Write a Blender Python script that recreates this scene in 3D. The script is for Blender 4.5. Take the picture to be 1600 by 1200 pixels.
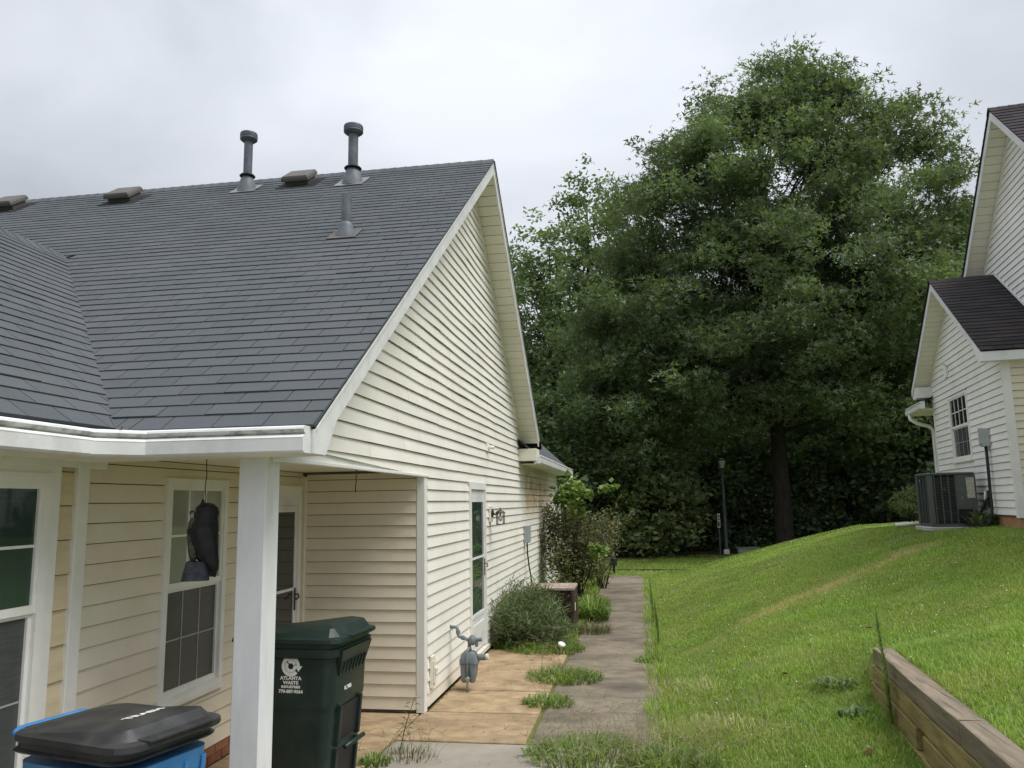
import bpy, math, random
import numpy as np
from mathutils import Vector, Matrix
random.seed(7); RNG = np.random.default_rng(7)
R = math.radians
scene = bpy.context.scene
COL = scene.collection
for o in list(bpy.data.objects): bpy.data.objects.remove(o)

# ------------------------------------------------------------------ camera
CAM = Vector((0, 0, 2.0)); FPX = 1220.0
YAW, PITCH, ROLL = 0.15955, 0.15072, -0.016744
def cam_axes():
    cy, sy, cp, sp = math.cos(YAW), math.sin(YAW), math.cos(PITCH), math.sin(PITCH)
    f = Vector((-sy*cp, cy*cp, sp)); r = Vector((cy, sy, 0)); u = r.cross(f)
    c, s = math.cos(ROLL), math.sin(ROLL)
    return c*r + s*u, -s*r + c*u, f
AR, AU, AF = cam_axes()
cd = bpy.data.cameras.new('camera'); cam = bpy.data.objects.new('camera', cd); COL.objects.link(cam)
cd.sensor_width = 36; cd.lens = 36*FPX/1600; cd.clip_start = .05; cd.clip_end = 600
cam.matrix_world = Matrix(((AR.x, AU.x, -AF.x, CAM.x), (AR.y, AU.y, -AF.y, CAM.y), (AR.z, AU.z, -AF.z, CAM.z), (0, 0, 0, 1)))
scene.camera = cam
scene.render.resolution_x, scene.render.resolution_y = 1024, 768

# ------------------------------------------------------------------ sky, sun, exposure
SUN_EL, SUN_AZ = R(62), R(105)          # azimuth measured from +Y towards +X
world = bpy.data.worlds.new('World'); scene.world = world; world.use_nodes = True
nt = world.node_tree; nt.nodes.clear()
def wn(t, **k):
    n = nt.nodes.new(t)
    for a, v in k.items(): setattr(n, a, v)
    return n
out = wn('ShaderNodeOutputWorld'); bg = wn('ShaderNodeBackground')
sky = wn('ShaderNodeTexSky', sky_type='NISHITA', sun_disc=False, sun_elevation=SUN_EL, sun_rotation=SUN_AZ)
tc = wn('ShaderNodeTexCoord'); mp = wn('ShaderNodeMapping'); mp.inputs['Scale'].default_value = (1.0, 1.0, 2.2)
mp.inputs['Location'].default_value = (2.1, .4, 0.9)
nt.links.new(tc.outputs['Generated'], mp.inputs[0])
nz = wn('ShaderNodeTexNoise'); nz.inputs['Scale'].default_value = 1.7; nz.inputs['Detail'].default_value = 5; nz.inputs['Roughness'].default_value = .48; nz.inputs['Distortion'].default_value = .35
nt.links.new(mp.outputs[0], nz.inputs['Vector'])
rp = wn('ShaderNodeValToRGB')
rp.color_ramp.elements[0].position = .34; rp.color_ramp.elements[0].color = (.25, .263, .285, 1)
rp.color_ramp.elements[1].position = .66; rp.color_ramp.elements[1].color = (.39, .406, .432, 1)
nt.links.new(nz.outputs['Fac'], rp.inputs[0])
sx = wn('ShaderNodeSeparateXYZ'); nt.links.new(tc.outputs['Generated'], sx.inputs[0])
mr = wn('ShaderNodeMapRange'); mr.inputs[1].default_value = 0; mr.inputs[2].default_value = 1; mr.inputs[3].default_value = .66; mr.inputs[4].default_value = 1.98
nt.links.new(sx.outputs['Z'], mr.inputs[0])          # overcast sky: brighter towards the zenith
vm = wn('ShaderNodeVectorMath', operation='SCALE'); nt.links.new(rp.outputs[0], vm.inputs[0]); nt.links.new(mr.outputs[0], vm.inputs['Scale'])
sc = wn('ShaderNodeVectorMath', operation='SCALE'); sc.inputs['Scale'].default_value = .10; nt.links.new(sky.outputs[0], sc.inputs[0])
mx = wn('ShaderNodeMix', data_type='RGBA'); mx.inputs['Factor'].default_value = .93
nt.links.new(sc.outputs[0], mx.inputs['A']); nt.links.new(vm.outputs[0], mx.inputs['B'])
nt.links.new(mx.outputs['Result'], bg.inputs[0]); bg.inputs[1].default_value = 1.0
nt.links.new(bg.outputs[0], out.inputs[0])
sl = bpy.data.lights.new('sun', 'SUN'); sl.energy = 1.5; sl.angle = R(35); sl.color = (1, .965, .91)
so = bpy.data.objects.new('sun', sl); COL.objects.link(so)
sd = Vector((math.sin(SUN_AZ)*math.cos(SUN_EL), math.cos(SUN_AZ)*math.cos(SUN_EL), math.sin(SUN_EL)))
so.rotation_euler = sd.to_track_quat('Z', 'Y').to_euler()
vs = scene.view_settings; vs.view_transform = 'Standard'; vs.look = 'None'; vs.gamma = 1; vs.use_curve_mapping = False; vs.exposure = 0.95

# ------------------------------------------------------------------ materials
MATS = {}
def mat(name, base, rough=.6, var=.12, scale=6, bump=0, bscale=60, spec=.3, metal=0, dirt=None, obj=.0, attr=0, stretch=None, trans=0, coat=0):
    """procedural material: noise variation, optional dirt (colour, amount 0-1, scale), per-object and per-face value shifts"""
    if name in MATS: return MATS[name]
    m = bpy.data.materials.new(name); m.use_nodes = True; t = m.node_tree; b = t.nodes['Principled BSDF']
    def N(ty, **k):
        n = t.nodes.new(ty)
        for a, v in k.items(): setattr(n, a, v)
        return n
    L = t.links.new
    g = N('ShaderNodeNewGeometry'); vec = g.outputs['Position']
    if stretch:
        q = N('ShaderNodeMapping'); q.inputs['Scale'].default_value = stretch; L(vec, q.inputs[0]); vec = q.outputs[0]
    n1 = N('ShaderNodeTexNoise'); n1.inputs['Scale'].default_value = scale; n1.inputs['Detail'].default_value = 6; L(vec, n1.inputs['Vector'])
    val = N('ShaderNodeMapRange'); val.inputs[1].default_value = .3; val.inputs[2].default_value = .7; val.inputs[3].default_value = 1-var; val.inputs[4].default_value = 1+var
    L(n1.outputs['Fac'], val.inputs[0]); v = val.outputs[0]
    if obj:
        oi = N('ShaderNodeObjectInfo'); r2 = N('ShaderNodeMapRange'); r2.inputs[3].default_value = 1-obj; r2.inputs[4].default_value = 1+obj
        L(oi.outputs['Random'], r2.inputs[0]); mm = N('ShaderNodeMath', operation='MULTIPLY'); L(v, mm.inputs[0]); L(r2.outputs[0], mm.inputs[1]); v = mm.outputs[0]
    if attr:
        at = N('ShaderNodeAttribute', attribute_name='var'); r3 = N('ShaderNodeMapRange'); r3.inputs[3].default_value = 1-attr; r3.inputs[4].default_value = 1+attr
        L(at.outputs['Fac'], r3.inputs[0]); mm = N('ShaderNodeMath', operation='MULTIPLY'); L(v, mm.inputs[0]); L(r3.outputs[0], mm.inputs[1]); v = mm.outputs[0]
    col = N('ShaderNodeVectorMath', operation='SCALE'); col.inputs[0].default_value = base; L(v, col.inputs['Scale']); c = col.outputs[0]
    if dirt:
        dc, da, ds = dirt
        n2 = N('ShaderNodeTexNoise'); n2.inputs['Scale'].default_value = ds; n2.inputs['Detail'].default_value = 8; n2.inputs['Roughness'].default_value = .65; L(vec, n2.inputs['Vector'])
        r4 = N('ShaderNodeMapRange'); r4.inputs[1].default_value = .45; r4.inputs[2].default_value = .75; r4.inputs[3].default_value = 0; r4.inputs[4].default_value = da; L(n2.outputs['Fac'], r4.inputs[0])
        mi = N('ShaderNodeMix', data_type='RGBA'); L(r4.outputs[0], mi.inputs['Factor']); L(c, mi.inputs['A']); mi.inputs['B'].default_value = (*dc, 1); c = mi.outputs['Result']
    L(c, b.inputs['Base Color'])
    b.inputs['Roughness'].default_value = rough; b.inputs['Specular IOR Level'].default_value = spec; b.inputs['Metallic'].default_value = metal
    if coat: b.inputs['Coat Weight'].default_value = coat
    if bump:
        n3 = N('ShaderNodeTexNoise'); n3.inputs['Scale'].default_value = bscale; n3.inputs['Detail'].default_value = 4; L(vec, n3.inputs['Vector'])
        bm = N('ShaderNodeBump'); bm.inputs['Strength'].default_value = bump; bm.inputs['Distance'].default_value = .01; L(n3.outputs['Fac'], bm.inputs['Height']); L(bm.outputs[0], b.inputs['Normal'])
    if trans:
        tr = N('ShaderNodeBsdfTranslucent'); ms = N('ShaderNodeMixShader'); ms.inputs[0].default_value = trans
        tcn = N('ShaderNodeVectorMath', operation='MULTIPLY'); tcn.inputs[1].default_value = (1.15, 1.25, .6); L(c, tcn.inputs[0]); L(tcn.outputs[0], tr.inputs[0])
        L(b.outputs[0], ms.inputs[1]); L(tr.outputs[0], ms.inputs[2]); L(ms.outputs[0], t.nodes['Material Output'].inputs[0])
    m['bsdf'] = 1; MATS[name] = m
    return m

def stain(m, boxmin, boxmax, colr, amount, scale=3.0, soft=.25):
    """a weathering stain of its own shape on a real wall: a box with soft edges broken by noise"""
    t = m.node_tree; b = t.nodes['Principled BSDF']; L = t.links.new
    src = b.inputs['Base Color'].links[0].from_socket
    def N(ty, **k):
        n = t.nodes.new(ty)
        for a, v in k.items(): setattr(n, a, v)
        return n
    g = N('ShaderNodeNewGeometry'); s = N('ShaderNodeSeparateXYZ'); L(g.outputs['Position'], s.inputs[0])
    nz = N('ShaderNodeTexNoise'); nz.inputs['Scale'].default_value = scale; nz.inputs['Detail'].default_value = 6; L(g.outputs['Position'], nz.inputs['Vector'])
    f = None
    for i in range(3):
        for lo, edge in ((True, boxmin[i]), (False, boxmax[i])):
            if edge is None: continue
            r = N('ShaderNodeMapRange'); r.interpolation_type = 'SMOOTHSTEP'
            if lo: r.inputs[1].default_value = edge-soft; r.inputs[2].default_value = edge+soft
            else: r.inputs[1].default_value = edge+soft; r.inputs[2].default_value = edge-soft
            L(s.outputs[i], r.inputs[0])
            if f is None: f = r.outputs[0]
            else:
                q = N('ShaderNodeMath', operation='MULTIPLY'); L(f, q.inputs[0]); L(r.outputs[0], q.inputs[1]); f = q.outputs[0]
    nr = N('ShaderNodeMapRange'); nr.inputs[1].default_value = .3; nr.inputs[2].default_value = .65; nr.inputs[3].default_value = .35; nr.inputs[4].default_value = amount; L(nz.outputs['Fac'], nr.inputs[0])
    q = N('ShaderNodeMath', operation='MULTIPLY'); L(f, q.inputs[0]); L(nr.outputs[0], q.inputs[1])
    mi = N('ShaderNodeMix', data_type='RGBA'); L(q.outputs[0], mi.inputs['Factor']); L(src, mi.inputs['A']); mi.inputs['B'].default_value = (*colr, 1)
    L(mi.outputs['Result'], b.inputs['Base Color'])

SIDING = mat('cream_vinyl_siding', (.86, .835, .77), .5, .05, 1.2, .06, 90, .3, dirt=((.68, .62, .50), .30, 2.2), obj=.025)
stain(SIDING, (None, 14.2, 1.8), (None, 18.0, 2.62), (.46, .32, .16), 1.0, 5.0, .3)
stain(SIDING, (None, 13.5, 2.6), (None, 20, 3.6), (.50, .43, .29), .75, 4.0, .3)
stain(SIDING, (None, None, None), (None, None, .22), (.50, .40, .27), .55, 5.0, .16)
SIDING_P = mat('beige_porch_siding', (.76, .695, .57), .5, .05, 1.5, .06, 90, .3, dirt=((.50, .40, .25), .30, 1.6), obj=.03)
SIDING_B = mat('white_vinyl_siding', (.84, .83, .79), .5, .05, 1.0, .06, 90, .3, dirt=((.58, .56, .46), .35, 1.7), obj=.02)
SIDING_B_SHADE = mat('shade_tan_vinyl_siding', (.74, .68, .54), .5, .05, 1.0, .06, 90, .3, obj=.02)  # neighbour siding again, the side wall's tan shading put into its colour
BOARD = mat('tan_woodgrain_board', (.68, .58, .39), .65, .07, 3, .4, 40, .25, stretch=(6, 1, 9), obj=.03)
SHEATH_SHADE = mat('lap_shade_sheathing', (.16, .145, .12), .95, .15, 6)  # sheathing darkened so the siding gaps read as lap shadow lines
TRIM = mat('white_trim', (.80, .80, .77), .5, .05, 3, .05, 60, .3, dirt=((.55, .52, .42), .25, 5))
ALU = mat('white_painted_aluminium', (.76, .77, .77), .4, .06, 3, .03, 80, .38, dirt=((.42, .41, .35), .45, 5))
MILDEW = mat('mildewed_aluminium', (.62, .63, .60), .5, .1, 4, .1, 80, .3, dirt=((.035, .035, .025), 1.0, 9), stretch=(1, 1, 2))
SOFFIT = mat('cream_soffit', (.80, .77, .66), .5, .05, 2, .04, 80, .3, dirt=((.55, .5, .36), .2, 3), obj=.02)
POST = mat('white_painted_post', (.74, .75, .76), .5, .05, 4, .12, 50, .3, dirt=((.45, .44, .40), .2, 3), stretch=(3, 3, .6))
SHINGLE = mat('grey_asphalt_shingle', (.106, .117, .127), .95, .2, 260, .5, 420, .12, dirt=((.145, .150, .158), .45, 1.3), obj=.06, attr=.08)
SHINGLE_B = mat('dark_asphalt_shingle', (.048, .043, .047), .95, .2, 120, .4, 300, .12, dirt=((.085, .07, .055), .5, 1.5), attr=.2)
DECK = mat('dark_roof_underlay', (.022, .022, .024), .95, .1, 10)
VENT = mat('weathered_brown_vent', (.105, .098, .09), .6, .12, 8, .1, 80)
FLUE = mat('grey_painted_flue', (.105, .125, .145), .5, .14, 9, .1, 60, .35, dirt=((.24, .25, .26), .4, 9))
LEAD = mat('galvanised_flashing', (.22, .23, .24), .4, .15, 12, .1, 60, .5, metal=.5)
RUBBER = mat('black_rubber', (.02, .02, .022), .5, .1, 10)
def glass(name, tint):
    m = mat(name, tint, .035, .1, 2, 0, 0, .55, coat=.3); return m
GLASS = glass('dark_window_glass', (.022, .03, .03))
GLASS_G = glass('greenish_window_glass', (.03, .055, .048))
GLASS_REFL = glass('pale_reflection_glass', (.30, .31, .28))  # reflected brightness of the upper sash put into the glass colour
GLASS_M = mat('screened_window_glass', (.075, .08, .078), .25, .15, 25, 0, 0, .4, stretch=(1, .3, 3))
BARG = mat('screened_glazing_bar', (.36, .37, .35), .6, .1, 8)
GREENP = mat('dark_green_plastic', (.008, .024, .021), .40, .12, 6, .12, 140, .45, dirt=((.05, .055, .045), .35, 6))
BLACKP = mat('black_plastic', (.026, .027, .029), .42, .15, 5, .12, 140, .42, dirt=((.12, .115, .10), .35, 5))
BLUEP = mat('blue_plastic', (.035, .19, .44), .42, .10, 6, .1, 140, .42, dirt=((.16, .27, .40), .3, 6))
PRINT = mat('white_print', (.80, .80, .78), .6, .06, 30)
GREYM = mat('grey_meter_paint', (.155, .19, .205), .42, .1, 12, .08, 60, .4, dirt=((.3, .3, .29), .3, 14))
STEEL = mat('dull_steel', (.42, .43, .42), .35, .12, 20, .05, 60, .5, metal=.7)
RUSTG = mat('rusty_galvanised_pipe', (.26, .25, .23), .6, .2, 20, .1, 60, .3, dirt=((.22, .10, .045), .7, 12))
BEIGE = mat('beige_plastic', (.72, .68, .58), .5, .05, 8)
BRONZE = mat('dark_bronze_metal', (.03, .024, .022), .45, .2, 12, .1, 60, .5)
BULB = mat('clear_lantern_glass', (.55, .54, .50), .1, .1, 6, 0, 0, .6)
BOXG = mat('grey_electrical_box', (.36, .40, .41), .5, .08, 10, .05, 60, .35)
CABLE = mat('black_cable', (.018, .018, .02), .5, .1, 10)
RUSTY = mat('rusty_cabinet', (.40, .33, .28), .75, .2, 7, .2, 60, .2, dirt=((.16, .065, .035), .9, 5))
RUSTD = mat('dark_rusted_grille', (.065, .042, .034), .8, .25, 12, .2, 60, .2)
ACGREY = mat('dark_grey_enamel', (.082, .092, .088), .45, .08, 6, .04, 80, .4)
ACDARK = mat('black_condenser_fins', (.018, .02, .02), .6, .15, 20)
LABELM = mat('faded_label', (.42, .40, .34), .6, .35, 30)
CONC_P = mat('stained_patio_concrete', (.40, .295, .18), .85, .2, 9, .4, 120, .2, dirt=((.155, .11, .065), .9, 2.6), obj=.06, stretch=(.85, 1.2, 1))
CONC_W = mat('damp_walkway_concrete', (.212, .18, .134), .75, .22, 7, .4, 120, .25, dirt=((.072, .062, .052), 1.0, 1.5), obj=.10, stretch=(.8, 1.2, 1))
CONC_F = mat('grey_drive_concrete', (.34, .31, .26), .85, .12, 3, .35, 120, .2, dirt=((.17, .155, .13), .6, 1.3), obj=.04)
CONC_L = mat('pale_concrete', (.42, .41, .39), .85, .12, 4, .3, 90, .2)
SOILD = mat('dark_soil', (.045, .033, .022), .95, .3, 14, .5, 40, .1)
BRICK = mat('red_brick', (.27, .115, .065), .85, .2, 18, .4, 80, .2, obj=.18)
MORTAR = mat('mortar', (.38, .34, .28), .95, .12, 14)
REDCLAY = mat('clay_stained_block', (.42, .22, .12), .9, .2, 6, .4, 60, .15, dirt=((.3, .28, .24), .5, 4))
TIMBER = mat('weathered_timber', (.30, .235, .10), .85, .22, 3, .6, 30, .2, dirt=((.085, .072, .055), .8, 3.2), stretch=(6, .7, 6), obj=.12)
TIMBER_T = mat('greyed_timber', (.23, .19, .14), .9, .22, 3, .6, 30, .2, dirt=((.07, .062, .055), .7, 4), stretch=(6, .7, 6), obj=.10)
BARK = mat('dark_bark', (.038, .034, .029), .95, .3, 6, .8, 14, .1, stretch=(2, 2, .5))
BARKL = mat('pale_bark', (.13, .115, .095), .95, .3, 6, .8, 14, .1, stretch=(2, 2, .5))
def leafmat(n, c, tr=.3, a=.45, dirt=None): return mat(n, c, .55, .12, .8, 0, 0, .35, attr=a, trans=tr, dirt=dirt)
LF_OAK = leafmat('oak_leaf', (.138, .188, .100), .42, .55)
LF_OLI = leafmat('olive_leaf', (.18, .22, .09), .3, .45)
LF_MID = leafmat('forest_leaf', (.165, .23, .11), .3, .5)
LF_DRK = leafmat('dark_forest_leaf', (.15, .215, .11), .25, .5)
LF_LIM = leafmat('bright_sapling_leaf', (.19, .28, .075), .35, .3)
LF_SHR = leafmat('bronze_green_shrub_leaf', (.15, .155, .07), .25, .5)
LF_LAV = leafmat('grey_green_shrub_leaf', (.135, .175, .075), .25, .45)
LF_WEE = leafmat('weed_leaf', (.17, .25, .06), .35, .35)
LF_STR = leafmat('straw_stalk', (.46, .41, .22), .2, .3)
LF_DRY = leafmat('dry_grass_blade', (.34, .36, .13), .35, .4)
LF_GRS = leafmat('lawn_blade', (.245, .36, .075), .42, .5, ((.40, .37, .14), .65, 1.1))
OWLB = mat('charcoal_plumage', (.018, .018, .019), .6, .3, 20, .6, 45, .3)
OWLG = mat('speckled_grey_breast', (.085, .08, .07), .7, .6, 45, .5, 60, .2)
OWLS = mat('bluish_stump', (.05, .055, .07), .7, .3, 25, .5, 50, .2)
LAMPG = mat('frosted_lamp_glass', (.75, .76, .74), .3, .05, 5)
LAMPP = mat('grey_lamp_post_paint', (.12, .135, .145), .5, .1, 6)
PVC = mat('white_plastic_pipe', (.78, .78, .76), .4, .05, 8)
DEADL = mat('dry_leaf_litter', (.10, .04, .02), .85, .3, 30)

def track_stain(m, a, b_, w, colr):
    """worn yellow track along a line in plan"""
    t = m.node_tree; b = t.nodes['Principled BSDF']; L = t.links.new; src = b.inputs['Base Color'].links[0].from_socket
    g = t.nodes.new('ShaderNodeNewGeometry'); mp_ = t.nodes.new('ShaderNodeMapping'); mp_.vector_type = 'TEXTURE'
    mp_.inputs['Location'].default_value = (a[0], a[1], 0); mp_.inputs['Rotation'].default_value = (0, 0, math.atan2(b_[1]-a[1], b_[0]-a[0])); L(g.outputs['Position'], mp_.inputs[0])
    sp_ = t.nodes.new('ShaderNodeSeparateXYZ'); L(mp_.outputs[0], sp_.inputs[0]); ln = math.hypot(b_[0]-a[0], b_[1]-a[1])
    ab = t.nodes.new('ShaderNodeMath'); ab.operation = 'ABSOLUTE'; L(sp_.outputs[1], ab.inputs[0])
    r1 = t.nodes.new('ShaderNodeMapRange'); r1.inputs[1].default_value = w*1.3; r1.inputs[2].default_value = w*.5; L(ab.outputs[0], r1.inputs[0])
    r2 = t.nodes.new('ShaderNodeMapRange'); r2.inputs[1].default_value = -.2; r2.inputs[2].default_value = .3; L(sp_.outputs[0], r2.inputs[0])
    r3 = t.nodes.new('ShaderNodeMapRange'); r3.inputs[1].default_value = ln+.2; r3.inputs[2].default_value = ln-.4; L(sp_.outputs[0], r3.inputs[0])
    f = r1.outputs[0]
    for q in (r2, r3):
        mu = t.nodes.new('ShaderNodeMath'); mu.operation = 'MULTIPLY'; L(f, mu.inputs[0]); L(q.outputs[0], mu.inputs[1]); f = mu.outputs[0]
    mi = t.nodes.new('ShaderNodeMix'); mi.data_type = 'RGBA'; L(f, mi.inputs['Factor']); L(src, mi.inputs['A']); mi.inputs['B'].default_value = (*colr, 1); L(mi.outputs['Result'], b.inputs['Base Color'])
# lawn ground: grass-coloured soil, trodden yellow track, brown forest floor
GRD = mat('lawn_ground', (.13, .165, .042), .95, .25, 3.0, .6, 50, .1, dirt=((.20, .165, .07), .5, .8))
track_stain(GRD, (1.2, 11.08), (4.2, 12.9), .34, (.25, .215, .085))
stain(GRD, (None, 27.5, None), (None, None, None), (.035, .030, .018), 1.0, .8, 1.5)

# ------------------------------------------------------------------ mesh helpers
W = {}
I4 = Matrix.Identity(4)
def thing(name, label, cat, loc=(0, 0, 0), rotz=0, group=None):
    o = bpy.data.objects.new(name, None); COL.objects.link(o); o.empty_display_size = .1
    o.location = loc; o.rotation_euler = (0, 0, rotz); o['label'] = label; o['category'] = cat
    if group: o['group'] = group
    W[o.name] = Matrix.Translation(loc) @ Matrix.Rotation(rotz, 4, 'Z')
    return o
def link(o, parent=None, local=False, label=None, cat=None, kind=None, group=None):
    COL.objects.link(o)
    if parent is not None:
        o.parent = parent
        if local: W[o.name] = W[parent.name]
        else:
            o.matrix_parent_inverse = W[parent.name].inverted(); W[o.name] = I4
    else: W[o.name] = I4
    if label: o['label'] = label
    if cat: o['category'] = cat
    if kind: o['kind'] = kind
    if group: o['group'] = group
    return o
class MB:
    def __init__(s): s.v = []; s.f = []; s.mi = []
    def add(s, V, F, mi=0):
        n = len(s.v); s.v += [tuple(x) for x in V]; s.f += [tuple(i+n for i in f) for f in F]; s.mi += [mi]*len(F); return s
    def box(s, x0, x1, y0, y1, z0, z1, mi=0):
        V = [(x, y, z) for z in (z0, z1) for x, y in ((x0, y0), (x1, y0), (x1, y1), (x0, y1))]
        return s.add(V, [(3, 2, 1, 0), (4, 5, 6, 7), (0, 1, 5, 4), (1, 2, 6, 5), (2, 3, 7, 6), (3, 0, 4, 7)], mi)
    def bbox(s, x0, x1, y0, y1, z0, z1, c=.004, mi=0):
        """box with chamfered vertical and top edges"""
        def ring(e, z): return [(x0+e, y0+c+0*e, z) if 0 else p for p in [(x0+c+e, y0+e, z), (x1-c-e, y0+e, z), (x1-e, y0+c+e, z), (x1-e, y1-c-e, z), (x1-c-e, y1-e, z), (x0+c+e, y1-e, z), (x0+e, y1-c-e, z), (x0+e, y0+c+e, z)]]
        return s.loft([ring(c, z0), ring(0, z0+c), ring(0, z1-c), ring(c, z1)], mi)
    def obox(s, P, U, V_, N, mi=0):
        """oriented box from corner P and three edge vectors"""
        P, U, V_, N = map(Vector, (P, U, V_, N))
        c = [P, P+U, P+U+V_, P+V_]; c += [q+N for q in c]
        return s.add(c, [(3, 2, 1, 0), (4, 5, 6, 7), (0, 1, 5, 4), (1, 2, 6, 5), (2, 3, 7, 6), (3, 0, 4, 7)], mi)
    def prism(s, pts, off, mi=0):
        n = len(pts); off = Vector(off); V = [Vector(p) for p in pts]; V += [p+off for p in V]
        return s.add(V, [tuple(range(n))[::-1], tuple(range(n, 2*n))]+[(i, (i+1) % n, n+(i+1) % n, n+i) for i in range(n)], mi)
    def loft(s, rings, mi=0, cap=True):
        n = len(rings[0]); V = [p for r in rings for p in r]; F = []
        for k in range(len(rings)-1):
            for i in range(n): F.append((k*n+i, k*n+(i+1) % n, (k+1)*n+(i+1) % n, (k+1)*n+i))
        if cap: F.append(tuple(range(n))[::-1]); F.append(tuple((len(rings)-1)*n+i for i in range(n)))
        return s.add(V, F, mi)
    def tube(s, pts, r, seg=8, mi=0, cap=True):
        pts = [Vector(p) for p in pts]; rs = [float(q) for q in r] if isinstance(r, (list, tuple)) else [float(r)]*len(pts); rings = []
        t0 = (pts[1]-pts[0]).normalized(); a = t0.orthogonal().normalized()
        for i, p in enumerate(pts):
            t = (pts[min(i+1, len(pts)-1)]-pts[max(i-1, 0)])
            if t.length < 1e-9: t = t0
            t.normalize(); a = (a-t*a.dot(t))
            if a.length < 1e-6: a = t.orthogonal()
            a.normalize(); b = t.cross(a)
            rings.append([p+rs[i]*(math.cos(2*math.pi*k/seg)*a+math.sin(2*math.pi*k/seg)*b) for k in range(seg)])
        return s.loft(rings, mi, cap)
    def lathe(s, prof, c=(0, 0, 0), seg=16, mi=0, axis=None):
        c = Vector(c); M = Matrix.Identity(3)
        if axis: M = Vector(axis).to_track_quat('Z', 'Y').to_matrix()
        rings = [[c+M@Vector((r*math.cos(2*math.pi*k/seg), r*math.sin(2*math.pi*k/seg), z)) for k in range(seg)] for r, z in prof]
        return s.loft(rings, mi)
    def mesh(s, name, mats, smooth=False):
        me = bpy.data.meshes.new(name); me.from_pydata([tuple(v) for v in s.v], [], s.f)
        for m in (mats if isinstance(mats, (list, tuple)) else [mats]): me.materials.append(m)
        if any(s.mi): me.polygons.foreach_set('material_index', s.mi)
        if smooth: me.polygons.foreach_set('use_smooth', [True]*len(s.f))
        me.update(); return me
    def build(s, name, mats, parent=None, local=False, smooth=False, bevel=0, ang=None, **k):
        me = s.mesh(name, mats, smooth); o = bpy.data.objects.new(name, me)
        if smooth and ang:
            try: me.set_sharp_from_angle(angle=R(ang))
            except Exception: pass
        if bevel:
            md = o.modifiers.new('bevel', 'BEVEL'); md.width = bevel; md.segments = 2; md.limit_method = 'ANGLE'; md.angle_limit = R(40)
        return link(o, parent, local, **k)
def fast(name, V, F, mats, var=None, parent=None, local=False, smooth=False, **k):
    """numpy mesh: V (n,3), F (m,3|4)"""
    me = bpy.data.meshes.new(name); V = np.asarray(V, np.float32); F = np.asarray(F, np.int32); n, w = F.shape
    me.vertices.add(len(V)); me.vertices.foreach_set('co', V.ravel())
    me.loops.add(n*w); me.loops.foreach_set('vertex_index', F.ravel())
    me.polygons.add(n); me.polygons.foreach_set('loop_start', np.arange(0, n*w, w, dtype=np.int32))
    if smooth: me.polygons.foreach_set('use_smooth', np.ones(n, bool))
    me.update(calc_edges=True)
    if var is not None:
        a = me.attributes.new('var', 'FLOAT', 'FACE'); a.data.foreach_set('value', np.asarray(var, np.float32))
    for m in (mats if isinstance(mats, (list, tuple)) else [mats]): me.materials.append(m)
    return link(bpy.data.objects.new(name, me), parent, local, **k)
def rrect(lx, ly, r, z, cx=0, cy=0, k=3):
    """rounded rectangle ring, lx by ly"""
    P = []
    for sx_, sy_, a0 in ((1, 1, 0), (-1, 1, 90), (-1, -1, 180), (1, -1, 270)):
        for i in range(k+1):
            a = R(a0+90*i/k); P.append((cx+sx_*(lx/2-r)+r*math.cos(a), cy+sy_*(ly/2-r)+r*math.sin(a), z))
    return P
def proj(P):
    d = Vector(P)-CAM; z = d.dot(AF)
    return (800+FPX*d.dot(AR)/z, 600-FPX*d.dot(AU)/z, z) if z > .05 else (9e9, 9e9, z)
def text(name, s, size, m, parent, M, bold=0.0, sx=1.0):
    cu = bpy.data.curves.new(name, 'FONT'); cu.body = s; cu.size = size; cu.align_x = 'CENTER'; cu.align_y = 'CENTER'; cu.extrude = .0006; cu.offset = bold; cu.resolution_u = 3
    t = bpy.data.objects.new(name+'_curve', cu); me = bpy.data.meshes.new_from_object(t); bpy.data.objects.remove(t)
    me.name = name; me.transform(M @ Matrix.Diagonal((sx, 1, 1, 1))); me.materials.clear(); me.materials.append(m)
    return link(bpy.data.objects.new(name, me), parent, True)

# ------------------------------------------------------------------ terrain
def sstep(a, b, x): t = np.clip((x-a)/(b-a), 0, 1); return t*t*(3-2*t)
def wall_x(Y): return 1.84+(Y-7.1)*.0712
def terrain(X, Y):
    X = np.asarray(X, float); Y = np.asarray(Y, float)
    xf = .15+np.clip(Y-18, 0, 5.5)*.19+np.clip(Y-23.5, 0, 12)*.31
    s = .31-.06*sstep(14, 23, Y)-.06*sstep(23, 34, Y)
    u = np.clip(X-xf, 0, None); us = np.where(u < .6, u*u/1.2, u-.3)+.25*sstep(0, 1.2, u)
    z = .03+s*np.minimum(us, 4.5)+.07*np.clip(us-4.5, 0, 10)
    w = 1-sstep(6.9, 8.0, Y)
    xw = wall_x(Y)+.07
    lo = .03+.195*us-.03*np.clip(7-Y, 0, 3)*sstep(.4, 1.6, X); hi = .735+np.clip(X-xw, 0, 3.6)*.205+.07*np.clip(X-xw-3.6, 0, 10)
    near = np.where(X < xw, lo, hi)
    z = z*(1-w)+near*w
    return z+.02*np.sin(X*1.7+Y*.9)*np.sin(Y*1.3-X*.4)*sstep(.3, 1.5, X)
gx = np.concatenate([np.linspace(-60, -6, 19)[:-1], np.linspace(-6, 0, 16)[:-1], np.linspace(0, 3, 44)[:-1], np.linspace(3, 12, 37)[:-1], np.linspace(12, 60, 17)])
gy = np.concatenate([np.linspace(-20, 3, 12)[:-1], np.linspace(3, 9, 44)[:-1], np.linspace(9, 34, 76)[:-1], np.linspace(34, 130, 25)])
GX, GY = np.meshgrid(gx, gy); GZ = terrain(GX, GY)
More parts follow.
